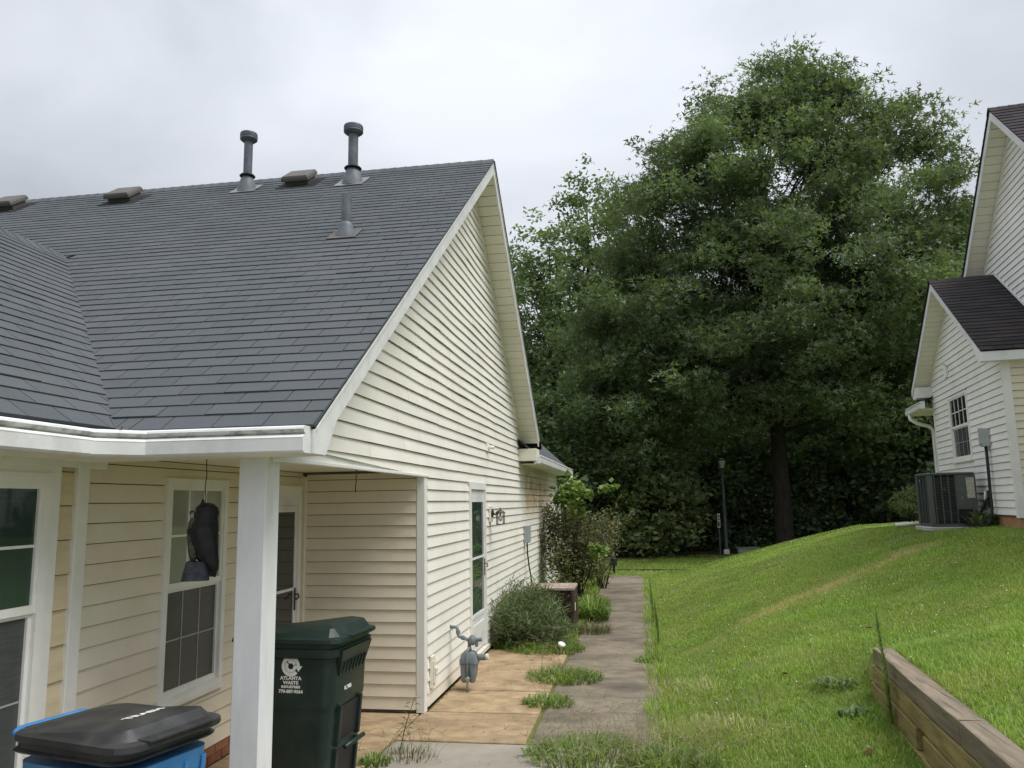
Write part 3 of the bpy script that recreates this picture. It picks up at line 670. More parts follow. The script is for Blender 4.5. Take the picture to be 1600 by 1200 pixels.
# roof vents and pipes (parts of the house)
upn = Vector((0, -SL, 1)).normalized()
def box_vent(x, y):
    s = Vector((0, cosA, SL*cosA)); c = Vector((x, y, zf(y)))
    b = MB(); b.obox(c-Vector((.16, 0, 0))-s*.14+upn*.012, Vector((.32, 0, 0)), s*.28, upn*.07); v = b.build('roof_vent', VENT, house)
    b = MB(); w = .19
    r0 = [c+Vector((dx*w, 0, 0))+s*dy*w+upn*.075 for dx, dy in ((-1, -1), (1, -1), (1, 1), (-1, 1))]; r1 = [c+Vector((dx*w*.98, 0, 0))+s*dy*w*.98+upn*.115 for dx, dy in ((-1, -1), (1, -1), (1, 1), (-1, 1))]; r2 = [c+Vector((dx*w*.9, 0, 0))+s*dy*w*.9+upn*.145 for dx, dy in ((-1, -1), (1, -1), (1, 1), (-1, 1))]
    b.loft([r0, r1, r2]); b.build('hood', VENT, v, bevel=.008)
    b = MB(); b.obox(c-Vector((.27, 0, 0))-s*.25+upn*.008, Vector((.54, 0, 0)), s*.5, upn*.005); b.build('flashing', SHINGLE_B, v)
for x, y in ((-8.75, 9.40), (-6.86, 9.30), (-4.34, 9.40)): box_vent(x, y)
def flue(x, y, h, r, cap):
    z = zf(y); p = MB().lathe([(r, 0), (r, h)], (x, y, z), 18).build('flue_pipe', FLUE, house, smooth=True, ang=40)
    MB().lathe([(r*2.4, -.08), (r*2.2, .0), (r*1.5, .14), (r*1.15, .18)] if cap else [(r*2.2, -.07), (r*2.0, 0), (r*1.45, .07), (r*1.4, .10), (r*1.1, .12)], (x, y, z), 18).build('boot', FLUE, p, smooth=True, ang=50)
    if cap:
        MB().lathe([(r*1.75, .182), (r*1.8, .19), (r*1.5, .21), (r*1.0, .215)], (x, y, z), 18).build('storm_collar', RUBBER, p, smooth=True, ang=40)
        zc = z+h-.02
        c_ = MB().lathe([(r*1.05, 0), (r*1.5, .006), (r*1.95, .03), (r*2.0, .04), (r*1.9, .052), (r*2.0, .064), (r*2.0, .08), (r*1.9, .088), (r*2.0, .10), (r*1.9, .122), (r*1.4, .135), (r*.3, .14)], (x, y, zc), 24).build('cap', FLUE, p, smooth=True, ang=30)
    s = Vector((0, cosA, SL*cosA)); c = Vector((x, y, z)); b = MB(); b.obox(c-Vector((r*3, 0, 0))-s*r*3.4+upn*.013, Vector((r*6, 0, 0)), s*r*6, upn*.004); b.build('flashing', LEAD if cap else VENT, p)
flue(-5.08, 9.33, .70, .058, True); flue(-3.55, 9.24, .68, .064, True); flue(-2.83, 7.2, .42, .05, False)
# twigs in the gutter corner
b = MB(); cx, cy_ = XGG+.12, YG-.1
for _ in range(46):
    a = random.uniform(0, 6.28); p = Vector((cx+random.gauss(0, .05), cy_+random.gauss(0, .05), ZGT+.115+random.uniform(0, .02))); l = random.uniform(.03, .1)
    b.tube([p, p+Vector((math.cos(a)*l, math.sin(a)*l, random.uniform(-.02, .045)))], .0018, 3)
for d in ((-.10, .03, .13), (.12, .04, .10)): b.tube([(cx, cy_, ZGT+.12), (cx+d[0], cy_+d[1], ZGT+.12+d[2])], .0022, 3)
b.build('twigs', DEADL, label='tuft of dry twigs and pine needles caught in the gutter corner', cat='twigs')

# ------------------------------------------------------------------ wheeled carts
def cart(name, label, loc, rot, body_m, lid_m, L0=.50, W0=.46, L1=.70, W1=.60, H=1.0, blue=False):
    """local frame: front = +x, base at z = 0"""
    t = thing(name, label, 'trash cart', loc, rot)
    b = MB(); rings = []
    for z, f, r in ((.03, 0, .05), (.06, .03, .07), (.35, .36, .07), (.60, .64, .07), (.625, .67, .07), (.64, .78, .075), (.66, .80, .075), (H-.09, .97, .08), (H-.085, .985, .08)):
        l = L0+(L1-L0)*f; w = W0+(W1-W0)*f; rings.append(rrect(l, w, r, z, cx=(l-L0)*.18, k=4))
    b.loft(rings); body = b.build('body', body_m, t, True, smooth=True, ang=28)
    cx = (L1-L0)*.18
    b = MB(); rh = .10 if not blue else .05; b.loft([rrect(L1-.01, W1-.01, .08, H-rh, cx, k=4), rrect(L1+.045, W1+.045, .09, H-rh*.85, cx, k=4), rrect(L1+.06, W1+.06, .09, H-.035, cx, k=4), rrect(L1+.035, W1+.035, .09, H-.025, cx, k=4), rrect(L1+.035, W1+.035, .09, H-.001, cx, k=4)]); b.build('rim', body_m if not blue else lid_m, t, True, smooth=True, ang=28)
    # lid: flange, flank, raised crown
    b = MB(); fx = cx+.02
    b.loft([rrect(L1+.06, W1+.06, .09, H+.001, fx, k=4), rrect(L1+.085, W1+.075, .10, H+.010, fx, k=4), rrect(L1+.08, W1+.07, .10, H+.032, fx, k=4), rrect(L1+.02, W1+.01, .10, H+.040, fx, k=4), rrect(L1-.06, W1-.08, .035, H+.078, fx-.01, k=4), rrect(L1-.16, W1-.2, .03, H+.094, fx-.02, k=4)])
    b.v = [(x, y, z+max(0, z-H-.036)*(.55*(x-fx)/(L1*.5)-.35+.25*(x > fx+.1)-.35*blue)) for x, y, z in b.v]; lid = b.build('lid', lid_m, t, True, smooth=True, ang=16)
    b = MB(); b.prism([(cx+L1*.5-.02, -.2, H+.034), (cx+L1*.5+.075, -.17, H+.030), (cx+L1*.5+.075, .17, H+.030), (cx+L1*.5-.02, .2, H+.034)], (0, 0, .014)); b.build('lid_lip', lid_m, lid, True, bevel=.005)
    if not blue:
        # ribbed front skirt under the rim
        x0 = cx+L1*.5+.03; b = MB()
        b.prism([(x0-.05, -W1*.40, H-.05), (x0+.012, -W1*.40, H-.05), (x0-.028, -W1*.33, H-.215), (x0-.05, -W1*.33, H-.215)], (0, .012, 0)); b.prism([(x0-.05, W1*.40, H-.05), (x0+.012, W1*.40, H-.05), (x0-.028, W1*.33, H-.215), (x0-.05, W1*.33, H-.215)], (0, -.012, 0))
        b.add([(x0+.012, -W1*.40, H-.05), (x0+.012, W1*.40, H-.05), (x0-.028, W1*.33, H-.215), (x0-.028, -W1*.33, H-.215), (x0+.004, -W1*.40, H-.05), (x0+.004, W1*.40, H-.05), (x0-.036, W1*.33, H-.215), (x0-.036, -W1*.33, H-.215)], [(0, 3, 2, 1), (4, 5, 6, 7), (3, 7, 6, 2)])
        sk = b.build('front_skirt', body_m, t, True)
        for k in range(7):
            y = -W1*.27+k*W1*.09; b = MB(); b.prism([(x0-.006, y-.004, H-.13), (x0+.004, y-.004, H-.13), (x0-.020, y-.004, H-.212), (x0-.029, y-.004, H-.212)], (0, .008, 0)); b.build('rib', body_m, sk, True)
        # black panels stand in for the shade of the front recesses; catch bar
        xf = L0*.5+(L1-L0)*.80*.68
        for z0, z1, nm in ((.66-.26, .66-.04, 'catch_recess_shade'), (.08, .34, 'lower_recess_shade')):
            xa = lambda z: L0*.5+(L1-L0)*.68*(.03+.75*(z-.06)/.56)
            b = MB(); b.prism([(xa(z0)-.02, -.15, z0), (xa(z0)+.003, -.15, z0), (xa(z1)+.003, -.15, z1), (xa(z1)-.02, -.15, z1)], (0, .30, 0)); b.build(nm, RUBBER, t, True)
            for sgn in (-1, 1):
                b = MB(); b.prism([(xa(z0)-.02, sgn*.165-.016, z0-.02), (xa(z0)+.025, sgn*.165-.016, z0-.02), (xa(z1)+.025, sgn*.165-.016, z1+.02), (xa(z1)-.02, sgn*.165-.016, z1+.02)], (0, .032, 0)); b.build('recess_cheek', body_m, t, True, bevel=.006)
        MB().tube([(L0*.5+.10, -.15, .375), (L0*.5+.10, .15, .375)], .016, 8).build('catch_bar', body_m, t, True, smooth=True)
    else:
        for sgn in (-1, 1):       # vertical corrugations on the sides and front
            for k in range(5):
                x = cx-.24+k*.12; b = MB(); b.prism([(x*.72-.012, sgn*(W0*.5+.02), .25), (x*.72+.012, sgn*(W0*.5+.02), .25), (x+.012, sgn*(W1*.5-.012), H-.12), (x-.012, sgn*(W1*.5-.012), H-.12)], (0, sgn*.014, 0)); b.build('side_rib', body_m, t, True, bevel=.004)
        for k in range(5):
            y = -.2+k*.1; b = MB(); b.prism([(L0*.5+.07, y*.8-.012, .3), (L0*.5+.07, y*.8+.012, .3), (cx+L1*.5-.012, y+.012, H-.12), (cx+L1*.5-.012, y-.012, H-.12)], (.014, 0, 0)); b.build('front_rib', body_m, t, True, bevel=.004)
    # hinge handle at the back
    xb = cx-L1*.5-.03
    h = MB(); h.tube([(xb, -W1*.36, H-.03), (xb-.07, -W1*.36, H+.0), (xb-.085, -W1*.30, H+.005), (xb-.085, W1*.30, H+.005), (xb-.07, W1*.36, H+.0), (xb, W1*.36, H-.03)], .016, 8); h.build('handle', lid_m if not blue else body_m, t, True, smooth=True)
    h = MB(); h.tube([(xb-.012, -W1*.34, H+.012), (xb-.012, W1*.34, H+.012)], .017, 8); h.build('hinge', lid_m, t, True, smooth=True)
    for sgn in (-1, 1):
        w = MB().lathe([(.03, -.032), (.13, -.032), (.15, -.02), (.15, .02), (.13, .032), (.03, .032)], (-L0*.5+.02, sgn*(W0*.5+.02), .15), 22, axis=(0, 1, 0)).build('wheel', RUBBER, t, True, smooth=True, ang=35)
        MB().lathe([(.02, -.04), (.075, -.036), (.08, .0), (.075, .036), (.02, .04)], (-L0*.5+.02, sgn*(W0*.5+.02), .15), 16, axis=(0, 1, 0)).build('hub', BLUEP if not blue else RUBBER, w, True, smooth=True, ang=35)
    MB().tube([(-L0*.5+.02, -W0*.5, .15), (-L0*.5+.02, W0*.5, .15)], .012, 8).build('axle', STEEL, t, True)
    return t, body, lid
gc, gbody, glid = cart('trash_cart', 'dark green wheeled trash cart with white hauler logo behind the porch post', (-2.36, 5.36, ZS+.002), R(-3), GREENP, GREENP, L0=.56, W0=.53, L1=.67, W1=.62, H=1.05)
# print on the side that faces the drive (local -y)
def sideM(x, z, y=None, tilt=4.2):
    if y is None: y = -(.265+.045*(min(1, .80+.17*(z-.66)/.28)))-.0025
    return Matrix.Translation((x, y, z)) @ Matrix.Rotation(R(90+tilt*.35), 4, 'X')
LX = .06
for s, z, size, sx_ in (('ATLANTA', .832, .030, 1.12), ('WASTE', .803, .029, 1.15), ('INDUSTRIES', .777, .021, 1.2), ('770-887-9564', .748, .028, 1.08)): text('lettering', s, size, PRINT, gbody, sideM(LX, z), .0012, sx_)
def ring_logo(cx, cz):
    b = MB(); M = sideM(cx, cz)
    def arc(r0, r1, a0, a1, n=26):
        V = []
        for i in range(n+1):
            a = R(a0+(a1-a0)*i/n)
            for r in (r0, r1): V.append(M @ Vector((r*math.cos(a), r*math.sin(a), .001)))
        b.add(V, [(2*i, 2*i+1, 2*i+3, 2*i+2) for i in range(n)])
    arc(.042, .0655, 0, 318); arc(.019, .040, 140, 412-40)
    arc(.019, .040, 20, 125)
    tri = [(.030, .002), (.084, .002), (.054, -.034)]; b.add([M @ Vector((x, z, .0012)) for x, z in tri], [(0, 1, 2)])
    return b.build('logo', PRINT, gbody, True)
ring_logo(LX, .908)
xfm = .28+.11*.68*.82+.012
text('lettering', '01.7450', .034, PRINT, gbody, Matrix.Translation((xfm, -.06, .735)) @ Matrix.Rotation(R(90), 4, 'Z') @ Matrix.Rotation(R(86), 4, 'X'), .001)
bc, bbody, blid = cart('trash_cart', 'blue wheeled trash cart with black lid lettered TRASH in front of the porch', (-2.34, 3.30, ZS+.002), R(-14), BLUEP, BLACKP, L0=.46, W0=.40, L1=.62, W1=.50, H=.985, blue=True)
text('lettering', 'TRASH', .065, PRINT, blid, Matrix.Translation((.16, .02, .985+.079)) @ Matrix.Rotation(R(90), 4, 'Z') @ Matrix.Rotation(R(-7), 4, 'X'), .0015)

# ------------------------------------------------------------------ hanging owl decoy
ox, oy = -2.535, 4.30
owl = thing('owl_decoy', 'black plastic owl decoy on a stump hanging on a wire from the porch beam', 'owl decoy', (ox, oy, 1.597), R(28))
b = MB(); rings = []
for z, rx, ry, dx in ((.035, .018, .03, -.055), (.06, .034, .04, -.05), (.12, .058, .056, -.022), (.20, .073, .07, .0), (.27, .078, .075, .006), (.32, .07, .068, .0), (.345, .06, .058, -.008), (.375, .062, .058, -.012), (.405, .054, .05, -.012), (.425, .034, .03, -.01), (.432, .01, .01, -.008)):
    rings.append([(dx*-1+1.12*rx*math.cos(2*math.pi*k/16), 1.08*ry*math.sin(2*math.pi*k/16), z) for k in range(16)])
b.loft(rings); body = b.build('body', OWLB, owl, True, smooth=True)
for sgn in (-1, 1):
    b = MB(); rr = []
    for z, rx, c in ((.04, .012, .075), (.09, .03, .055), (.18, .046, .02), (.26, .048, .008), (.31, .03, .0)):
        rr.append([(c+1.1*rx*math.cos(2*math.pi*k/10), sgn*(.062+.022*(1-abs(z-.2)/.3))+.014*math.sin(2*math.pi*k/10), z) for k in range(10)])
    b.loft(rr); b.build('wing', OWLB, owl, True, smooth=True)
    MB().lathe([(.016, 0), (.011, .02), (.002, .042)], (-.012, sgn*.034, .412), 8).build('ear_tuft', OWLB, owl, True, smooth=True)
    MB().lathe([(.004, 0), (.014, .004), (.012, .01), (.002, .013)], (-.052+.012, sgn*.024, .385), 10, axis=(-1, 0, 0)).build('eye', OWLG, owl, True, smooth=True)
    MB().tube([(-.05, sgn*.02, .09), (-.07, sgn*.02, .083), (-.078, sgn*.02, .07)], .009, 6).build('foot', OWLG, owl, True, smooth=True)
b = MB(); b.loft([[(-.052+rx*math.cos(2*math.pi*k/12), ry*math.sin(2*math.pi*k/12), z) for k in range(12)] for z, rx, ry in ((.09, .012, .03), (.15, .03, .048), (.24, .040, .056), (.32, .034, .05), (.345, .02, .04))]); b.build('breast', OWLG, owl, True, smooth=True)
MB().tube([(-.06, 0, .385), (-.078, 0, .378), (-.08, 0, .362)], [.008, .006, .002], 6).build('beak', OWLG, owl, True)
b = MB(); b.loft([rrect(.15, .13, .03, -.012, -.035), rrect(.14, .12, .03, .03, -.034), rrect(.115, .105, .03, .095, -.03)]); b.build('stump', OWLS, owl, True, smooth=True, ang=45)
b = MB(); b.prism([(.02, -.03, .02), (.075, -.022, .0), (.09, -.02, .10), (.05, -.03, .14)], (0, .055, 0)); b.build('tail', OWLB, owl, True, bevel=.006)
wl = Vector((0, 0, 0)); b = MB(); b.tube([(0, 0, .425), (.004, 0, .46), (-.003, 0, .52), (.004, 0, .60), (0, 0, .652), (.0, .0, .70)], .0028, 5); b.build('wire', RUBBER, owl, True)
b = MB(); b.tube([(0, 0, .42), (-.004, .008, .47), (.003, .01, .55)], .0022, 5); b.build('cord', PVC, owl, True)
# twisted wire left hanging from the side beam
b = MB(); y0 = 5.62; pts = [(XG+.0, y0, 2.262), (XG+.008, y0, 2.245), (XG-.006, y0+.008, 2.235), (XG+.007, y0-.006, 2.222), (XG-.003, y0+.004, 2.21), (XG+.002, y0, 2.18), (XG-.004, y0-.004, 2.13), (XG, y0, 2.095)]; b.tube(pts, .0045, 6)
b.build('wire_hook', BRONZE, label='short rusty twist of wire hanging from the porch side beam', cat='wire', smooth=True)

# ------------------------------------------------------------------ fittings on the gable wall
gm = thing('gas_meter', 'grey gas meter with riser pipe standing by the gable wall', 'gas meter', (-1.86, 8.37, ZS+.004)); gm.scale = (.78, .78, .78)
mx_, my_ = .0, .06
b = MB(); b.loft([rrect(.13, .16, .045, .135, .0, my_, 4), rrect(.18, .18, .05, .16, 0, my_, 4), rrect(.205, .185, .05, .25, 0, my_, 4), rrect(.225, .19, .05, .355, 0, my_, 4)]); b.build('lower_case', GREYM, gm, True, smooth=True, ang=35)
for sx_ in (-1, 1):
    b = MB(); b.loft([[(sx_*.055+rx*math.cos(2*math.pi*k/14), my_-.075+ry*math.sin(2*math.pi*k/14), z) for k in range(14)] for z, rx, ry in ((.12, .03, .03), (.15, .047, .04), (.25, .052, .045), (.35, .055, .05))]); b.build('diaphragm_lobe', GREYM, gm, True, smooth=True, ang=45)
b = MB(); b.loft([rrect(.25, .215, .05, .355, 0, my_, 4), rrect(.255, .22, .05, .40, 0, my_, 4), rrect(.19, .17, .045, .49, 0, my_, 4), rrect(.13, .12, .04, .515, 0, my_, 4)]); b.build('upper_case', GREYM, gm, True, smooth=True, ang=30)
for sx_ in (-1, 1):
    for k in range(3): MB().lathe([(.010, 0), (.010, .03), (.004, .034)], (sx_*.10, my_-.11+.0*k+(k-1)*.0+.0, .362+0*k) if k == 1 else (sx_*.05*(k-.0)+0, my_-.116, .372), 6, axis=(0, -1, 0)).build('bolt', GREYM, gm, True)
b = MB(); b.lathe([(.042, 0), (.042, .10), (.03, .105)], (.125, my_, .435), 14, axis=(1, 0, 0)); b.build('index_housing', GREYM, gm, True, smooth=True, ang=40)
b = MB(); b.lathe([(.040, 0), (.044, .01), (.04, .035), (.01, .04)], (.23, my_, .437), 14, axis=(1, 0, .12)); b.build('index_cover', BEIGE, gm, True, smooth=True, ang=40)
b = MB(); b.tube([(0, -.06, -.02), (0, -.06, .16)], .018, 10); b.build('riser', RUSTG, gm, True, smooth=True)
b = MB(); b.lathe([(.022, 0), (.028, .01), (.028, .05), (.022, .06)], (0, -.06, .14), 8); b.tube([(-.03, -.075, .18), (.035, -.085, .178)], .010, 6); b.lathe([(.018, -.025), (.02, 0), (.018, .025)], (0, -.085, .18), 8, axis=(0, 1, 0)); b.build('shutoff_valve', STEEL, gm, True, smooth=True, ang=40)
b = MB(); b.tube([(0, -.06, .19), (-.004, -.065, .33), (-.008, -.07, .46), (-.004, -.055, .53), (.012, -.02, .56), (.02, .03, .56)], .017, 10); b.build('inlet_pipe', GREYM, gm, True, smooth=True)
b = MB(); b.lathe([(.030, 0), (.034, .01), (.034, .03), (.024, .04), (.024, .12), (.03, .13)], (.0, .06, .51), 12); b.build('meter_swivel', GREYM, gm, True, smooth=True, ang=40)
b = MB(); b.lathe([(.02, -.05), (.055, -.035), (.07, -.012), (.07, .012), (.05, .035), (.02, .05)], (.045, .06, .655), 16, axis=(1, 0, .1)); b.build('regulator', GREYM, gm, True, smooth=True, ang=40)
b = MB(); b.lathe([(.02, 0), (.026, .01), (.026, .09), (.015, .095)], (.08, .06, .655), 12, axis=(1, 0, .12)); b.lathe([(.022, 0), (.022, .08)], (.10, .06, .65), 10, axis=(0, 0, -1)); b.build('regulator_vent', GREYM, gm, True, smooth=True, ang=40)
b = MB(); b.tube([(0, .06, .63), (-.02, .06, .66), (-.09, .10, .675), (-.16, .13, .69), (-.175, .14, .72), (-.178, .142, .76), (-.19, .145, .80), (-.215, .15, .81), (-.30, .16, .808)], .022, 10); b.build('outlet_pipe', GREYM, gm, True, smooth=True)
for a_ in (([(.03, -.022), (.031, .022)], (-.176, .142, .745), 10, 0, None), ([(.03, -.018), (.03, .018)], (-.10, .105, .677), 10, 0, (-1, .5, .2)), ([(.034, 0), (.034, .008)], (-.285, .155, .808), 12, 0, (-1, 0, 0))): MB().lathe(*a_).build('pipe_fitting', GREYM, gm, True, smooth=True, ang=40)

def wallbox(name, label, cat, y, z, w, h, d, m):
    t = thing(name, label, cat, (XG+.012, y, z-h/2))
    MB().bbox(0, d, -w/2, w/2, 0, h, .006).build('case', m, t, True)
    return t
ob = wallbox('outlet_box', 'beige weatherproof outlet cover low on the wall beside the corner trim', 'outlet box', 7.70, .39, .12, .30, .03, BEIGE)
MB().bbox(.03, .045, -.04, .04, .045, .255, .005).build('cover', BEIGE, ob, True)
MB().prism([(.045, -.03, .20), (.062, -.03, .18), (.062, -.03, .14), (.045, -.03, .13)], (0, .06, 0)).build('latch', BEIGE, ob, True)
lan = thing('wall_lantern', 'small dark bronze lantern with clear glass mounted beside the side door', 'wall lantern', (XG+.012, 10.82, 1.74))
MB().bbox(0, .03, -.075, .075, 0, .22, .006).build('mount_block', BEIGE, lan, True)
MB().lathe([(.058, 0), (.06, .008), (.045, .022), (.02, .03)], (.03, 0, .12), 14, axis=(1, 0, 0)).build('backplate', BRONZE, lan, True, smooth=True, ang=40)
MB().tube([(.05, 0, .115), (.09, 0, .095), (.12, 0, .115), (.135, 0, .15), (.15, 0, .135)], .012, 7).build('arm', BRONZE, lan, True, smooth=True)
MB().lathe([(.075, 0), (.07, .012), (.045, .035), (.014, .045), (.008, .06), (.005, .082)], (.15, 0, .115), 4).build('hood', BRONZE, lan, True)
for k in range(4):
    a = R(45+90*k); MB().tube([(.15+.065*math.cos(a), .065*math.sin(a), .115), (.15+.065*math.cos(a), .065*math.sin(a), -.035)], .0065, 5).build('cage_bar', BRONZE, lan, True)
MB().box(.15-.05, .15+.05, -.05, .05, -.036, -.028).build('cage_floor', BRONZE, lan, True)
MB().lathe([(.01, 0), (.026, .02), (.03, .05), (.02, .08), (.012, .11)], (.15, 0, .005), 10).build('bulb', BULB, lan, True, smooth=True)
db = wallbox('disconnect_box', 'grey electrical disconnect box with black cable on the gable wall near the shrubs', 'electrical box', 14.05, 1.44, .15, .30, .10, BOXG)
MB().bbox(.10, .115, -.07, .07, .03, .31, .004).build('door', BOXG, db, True)
pts = [(.05, 0, 0), (.05, .02, -.18), (.06, .12, -.42), (.08, .2, -.62), (.12, .1, -.78), (.3, -.5, -.9)]
MB().tube(pts, .014, 6).build('cable', CABLE, db, True, smooth=True)
wb = thing('wall_vent', 'small cream vent fitting high on the gable above the side door', 'wall vent', (XG+.012, 10.70, 2.71))
MB().bbox(0, .02, -.09, .09, 0, .11, .004).build('plate', SIDING, wb, True); MB().tube([(.02, 0, .055), (.075, 0, .055), (.09, 0, .045)], .026, 8).build('spout', SIDING, wb, True, smooth=True)

# old rusty condenser half buried in shrubs
ac = thing('air_conditioner', 'rusty old box air conditioner sunk among shrubs beside the walkway', 'air conditioner', (-1.42, 12.55, .04))
MB().bbox(-.34, .34, -.34, .34, .0, .05, .01).build('base_pan', RUSTD, ac, True)
MB().box(-.30, .30, -.30, .30, .05, .62).build('coil', RUSTD, ac, True)
MB().bbox(-.36, .36, -.36, .36, .62, .665, .008).build('top_panel', RUSTY, ac, True)
for sx_ in (-1, 1):
    for sy_ in (-1, 1): MB().bbox(sx_*.33-.022, sx_*.33+.022, sy_*.33-.022, sy_*.33+.022, .05, .62, .004).build('corner_post', RUSTD, ac, True)
for k in range(9):
    z = .10+k*.058; b = MB(); b.tube([(.345, -.31, z), (.345, .31, z)], .004, 4); b.build('grille_wire', RUSTD, ac, True); b = MB(); b.tube([(-.31, -.345, z), (.31, -.345, z)], .004, 4); b.build('grille_wire', RUSTD, ac, True)
for k in range(12):
    q = -.29+k*.053; b = MB(); b.tube([(q, -.348, .06), (q, -.348, .61)], .004, 4); b.build('grille_wire', RUSTD, ac, True)
MB().bbox(.3495, .352, -.16, -.07, .30, .42, .001).build('label_plate', PRINT, ac, True)
MB().bbox(.3455, .349, -.30, .30, .06, .61, .001).build('side_panel', RUSTD, ac, True)

# ------------------------------------------------------------------ neighbour house (right)
AB = R(7); OB = Vector((5.47, 12.65, 0)); UB = Vector((math.sin(AB), math.cos(AB), 0)); NB = Vector((-math.cos(AB), math.sin(AB), 0)); ZV3 = Vector((0, 0, 1))
def PB(s, o, z): return OB+UB*s+NB*o+ZV3*z
def pbx(b, s0, s1, o0, o1, z0, z1, mi=0): return b.obox(PB(s0, o0, z0), UB*(s1-s0), NB*(o1-o0), ZV3*(z1-z0), mi)
nb = thing('house', 'white siding house with dark shingle roof uphill of the lawn', 'house', OB+ZV3*1.4+UB*2-NB*2)
S1 = 4.55; SA = 2.43; ZA = 5.92; SN, SFAR = -.19, 4.93; sln = (ZA-4.15)/(SA-SN); slf = (ZA-4.2)/(SFAR-SA)
zb_n = lambda s: ZA-sln*(SA-s); zb_f = lambda s: ZA-slf*(s-SA)
ZB0 = 1.683
b = MB(); b.prism([PB(.02, -.012, ZB0-.02), PB(S1-.01, -.012, ZB0-.02), PB(S1-.01, -.012, zb_f(S1)-.12), PB(SA, -.012, ZA-.2), PB(.02, -.012, zb_n(0)-.12)], -NB*.1)
bw2 = b.build('bay_gable_wall', SHEATH_SHADE, nb)
def bl(z): return .085 if z < 4.06 else SA-(ZA-.15-z)/sln
def br(z): return S1-.05 if z < 4.18 else SA+(ZA-.16-z)/slf
siding(PB, ZB0, ZA-.25, bl, br, SIDING_B, bw2, [(2.03, 3.28, 2.62, 3.83)], seams=3.2)
window(PB, 2.03, 3.28, 2.62, 3.83, 3.22, nb, panes=(4, 2), fw=.05, g_up=GLASS, g_lo=GLASS_M)
b = MB(); pbx(b, -.014, .085, -.08, .022, ZB0-.03, 4.05); b.build('corner_trim', TRIM, nb)
b = MB(); pbx(b, S1-.05, S1+.02, -.03, .018, ZB0-.02, 4.2); b.build('corner_trim', TRIM, nb)
# wall facing the drive side
b = MB(); pbx(b, .014, .08, -1.5, -.13, ZB0-.02, 4.12); bw3 = b.build('bay_side_wall', SHEATH_SHADE, nb)
siding(lambda s, o, z: PB(-o+.004, -s, z), ZB0+.02, 4.08, lambda z: .075, lambda z: 1.5, SIDING_B_SHADE, bw3, cut=False)
# foundation
b = MB(); pbx(b, .02, S1-.02, -1.5, -.03, .9, ZB0-.005); b.build('foundation', REDCLAY, nb)
b = MB(); pbx(b, -4.2, .015, -1.2, -.77, .9, ZB0-.005); b.build('foundation', REDCLAY, nb)
# bay roof
b = MB(); d2 = 1.05
for p in ([PB(SN, .33, zb_n(SN)), PB(SA, .33, ZA), PB(SA, -.85, ZA), PB(SN, -2.2, zb_n(SN))], [PB(SA, .33, ZA), PB(SFAR, .33, zb_f(SFAR)), PB(SFAR, -.85, zb_f(SFAR)), PB(SA, -.85, ZA)]): b.prism(p, (0, 0, -.03))
brf = b.build('bay_roof', DECK, nb)
def courses(p0, p1, q0, q1, n, parent, m=SHINGLE_B, up=Vector((0, 0, 1))):
    """shingle courses between lower edge p0-p1 and upper edge q0-q1"""
    p0, p1, q0, q1 = map(Vector, (p0, p1, q0, q1)); b = MB(); va = []
    nr = (p1-p0).cross(q0-p0).normalized()
    if nr.z < 0: nr = -nr
    for i in range(n):
        f, g = i/n, (i+1)/n; k = max(1, int((p1-p0).length/.3)); j0 = random.random()
        a0, a1, c0, c1 = p0.lerp(q0, f), p1.lerp(q1, f), p0.lerp(q0, g), p1.lerp(q1, g)
        cutp = [0]+[min(.999, max(.001, (j+j0)/k)) for j in range(k)]+[1]
        for u0, u1 in zip(cutp[:-1], cutp[1:]):
            h = .013+random.uniform(0, .003)
            A, B_, C_, D_ = a0.lerp(a1, u0), a0.lerp(a1, u1), c0.lerp(c1, u1), c0.lerp(c1, u0)
            b.add([A+nr*h, B_+nr*h, C_+nr*.003, D_+nr*.003, A+nr*.001, B_+nr*.001], [(0, 1, 2, 3), (4, 5, 1, 0)]); va += [random.random()]*2
    o = b.build('shingle_field', m, parent, kind='stuff'); a = o.data.attributes.new('var', 'FLOAT', 'FACE'); a.data.foreach_set('value', va); return o
courses(PB(SN-.02, .345, zb_n(SN)-.012), PB(SN-.02, -2.2, zb_n(SN)-.012), PB(SA, .345, ZA), PB(SA, -2.2, ZA), 23, brf)
courses(PB(SFAR+.02, -.85, zb_f(SFAR)), PB(SFAR+.02, .345, zb_f(SFAR)), PB(SA, -.85, ZA), PB(SA, .345, ZA), 23, brf)
caps(PB(SA, .35, ZA+.005), PB(SA, -.9, ZA+.005), -UB*.8-ZV3*.55, UB*.8-ZV3*.55, SHINGLE_B, brf, w=.13)
def rakeB(sa, za, sb, zb_, o, d=.14, name='rake_board', par=nb):
    b = MB(); b.prism([PB(sa, o, za-.033), PB(sb, o, zb_-.033), PB(sb, o, zb_-.033-d), PB(sa, o, za-.033-d)], NB*.022); return b.build(name, ALU, par)
rakeB(SN+.03, zb_n(SN+.03), SA, ZA, .30); rakeB(SA+.001, ZA, SFAR-.03, zb_f(SFAR-.03), .30)
def sofB(fun, s0, s1, n, oin, oout, d=.15):
    for i in range(n):
        a, c = s0+(s1-s0)*i/n+.004, s0+(s1-s0)*(i+1)/n-.004
        b = MB(); b.prism([PB(a, oin, fun(a)-d-.012), PB(a, oout, fun(a)-d-.012), PB(c, oout, fun(c)-d-.009), PB(c, oin, fun(c)-d-.009)], (0, 0, .008)); b.build('soffit_panel', SOFFIT, nb)
sofB(zb_f, SA+.02, SFAR-.05, 22, .004, .299); sofB(zb_n, SN+.2, SA-.02, 20, .004, .299)
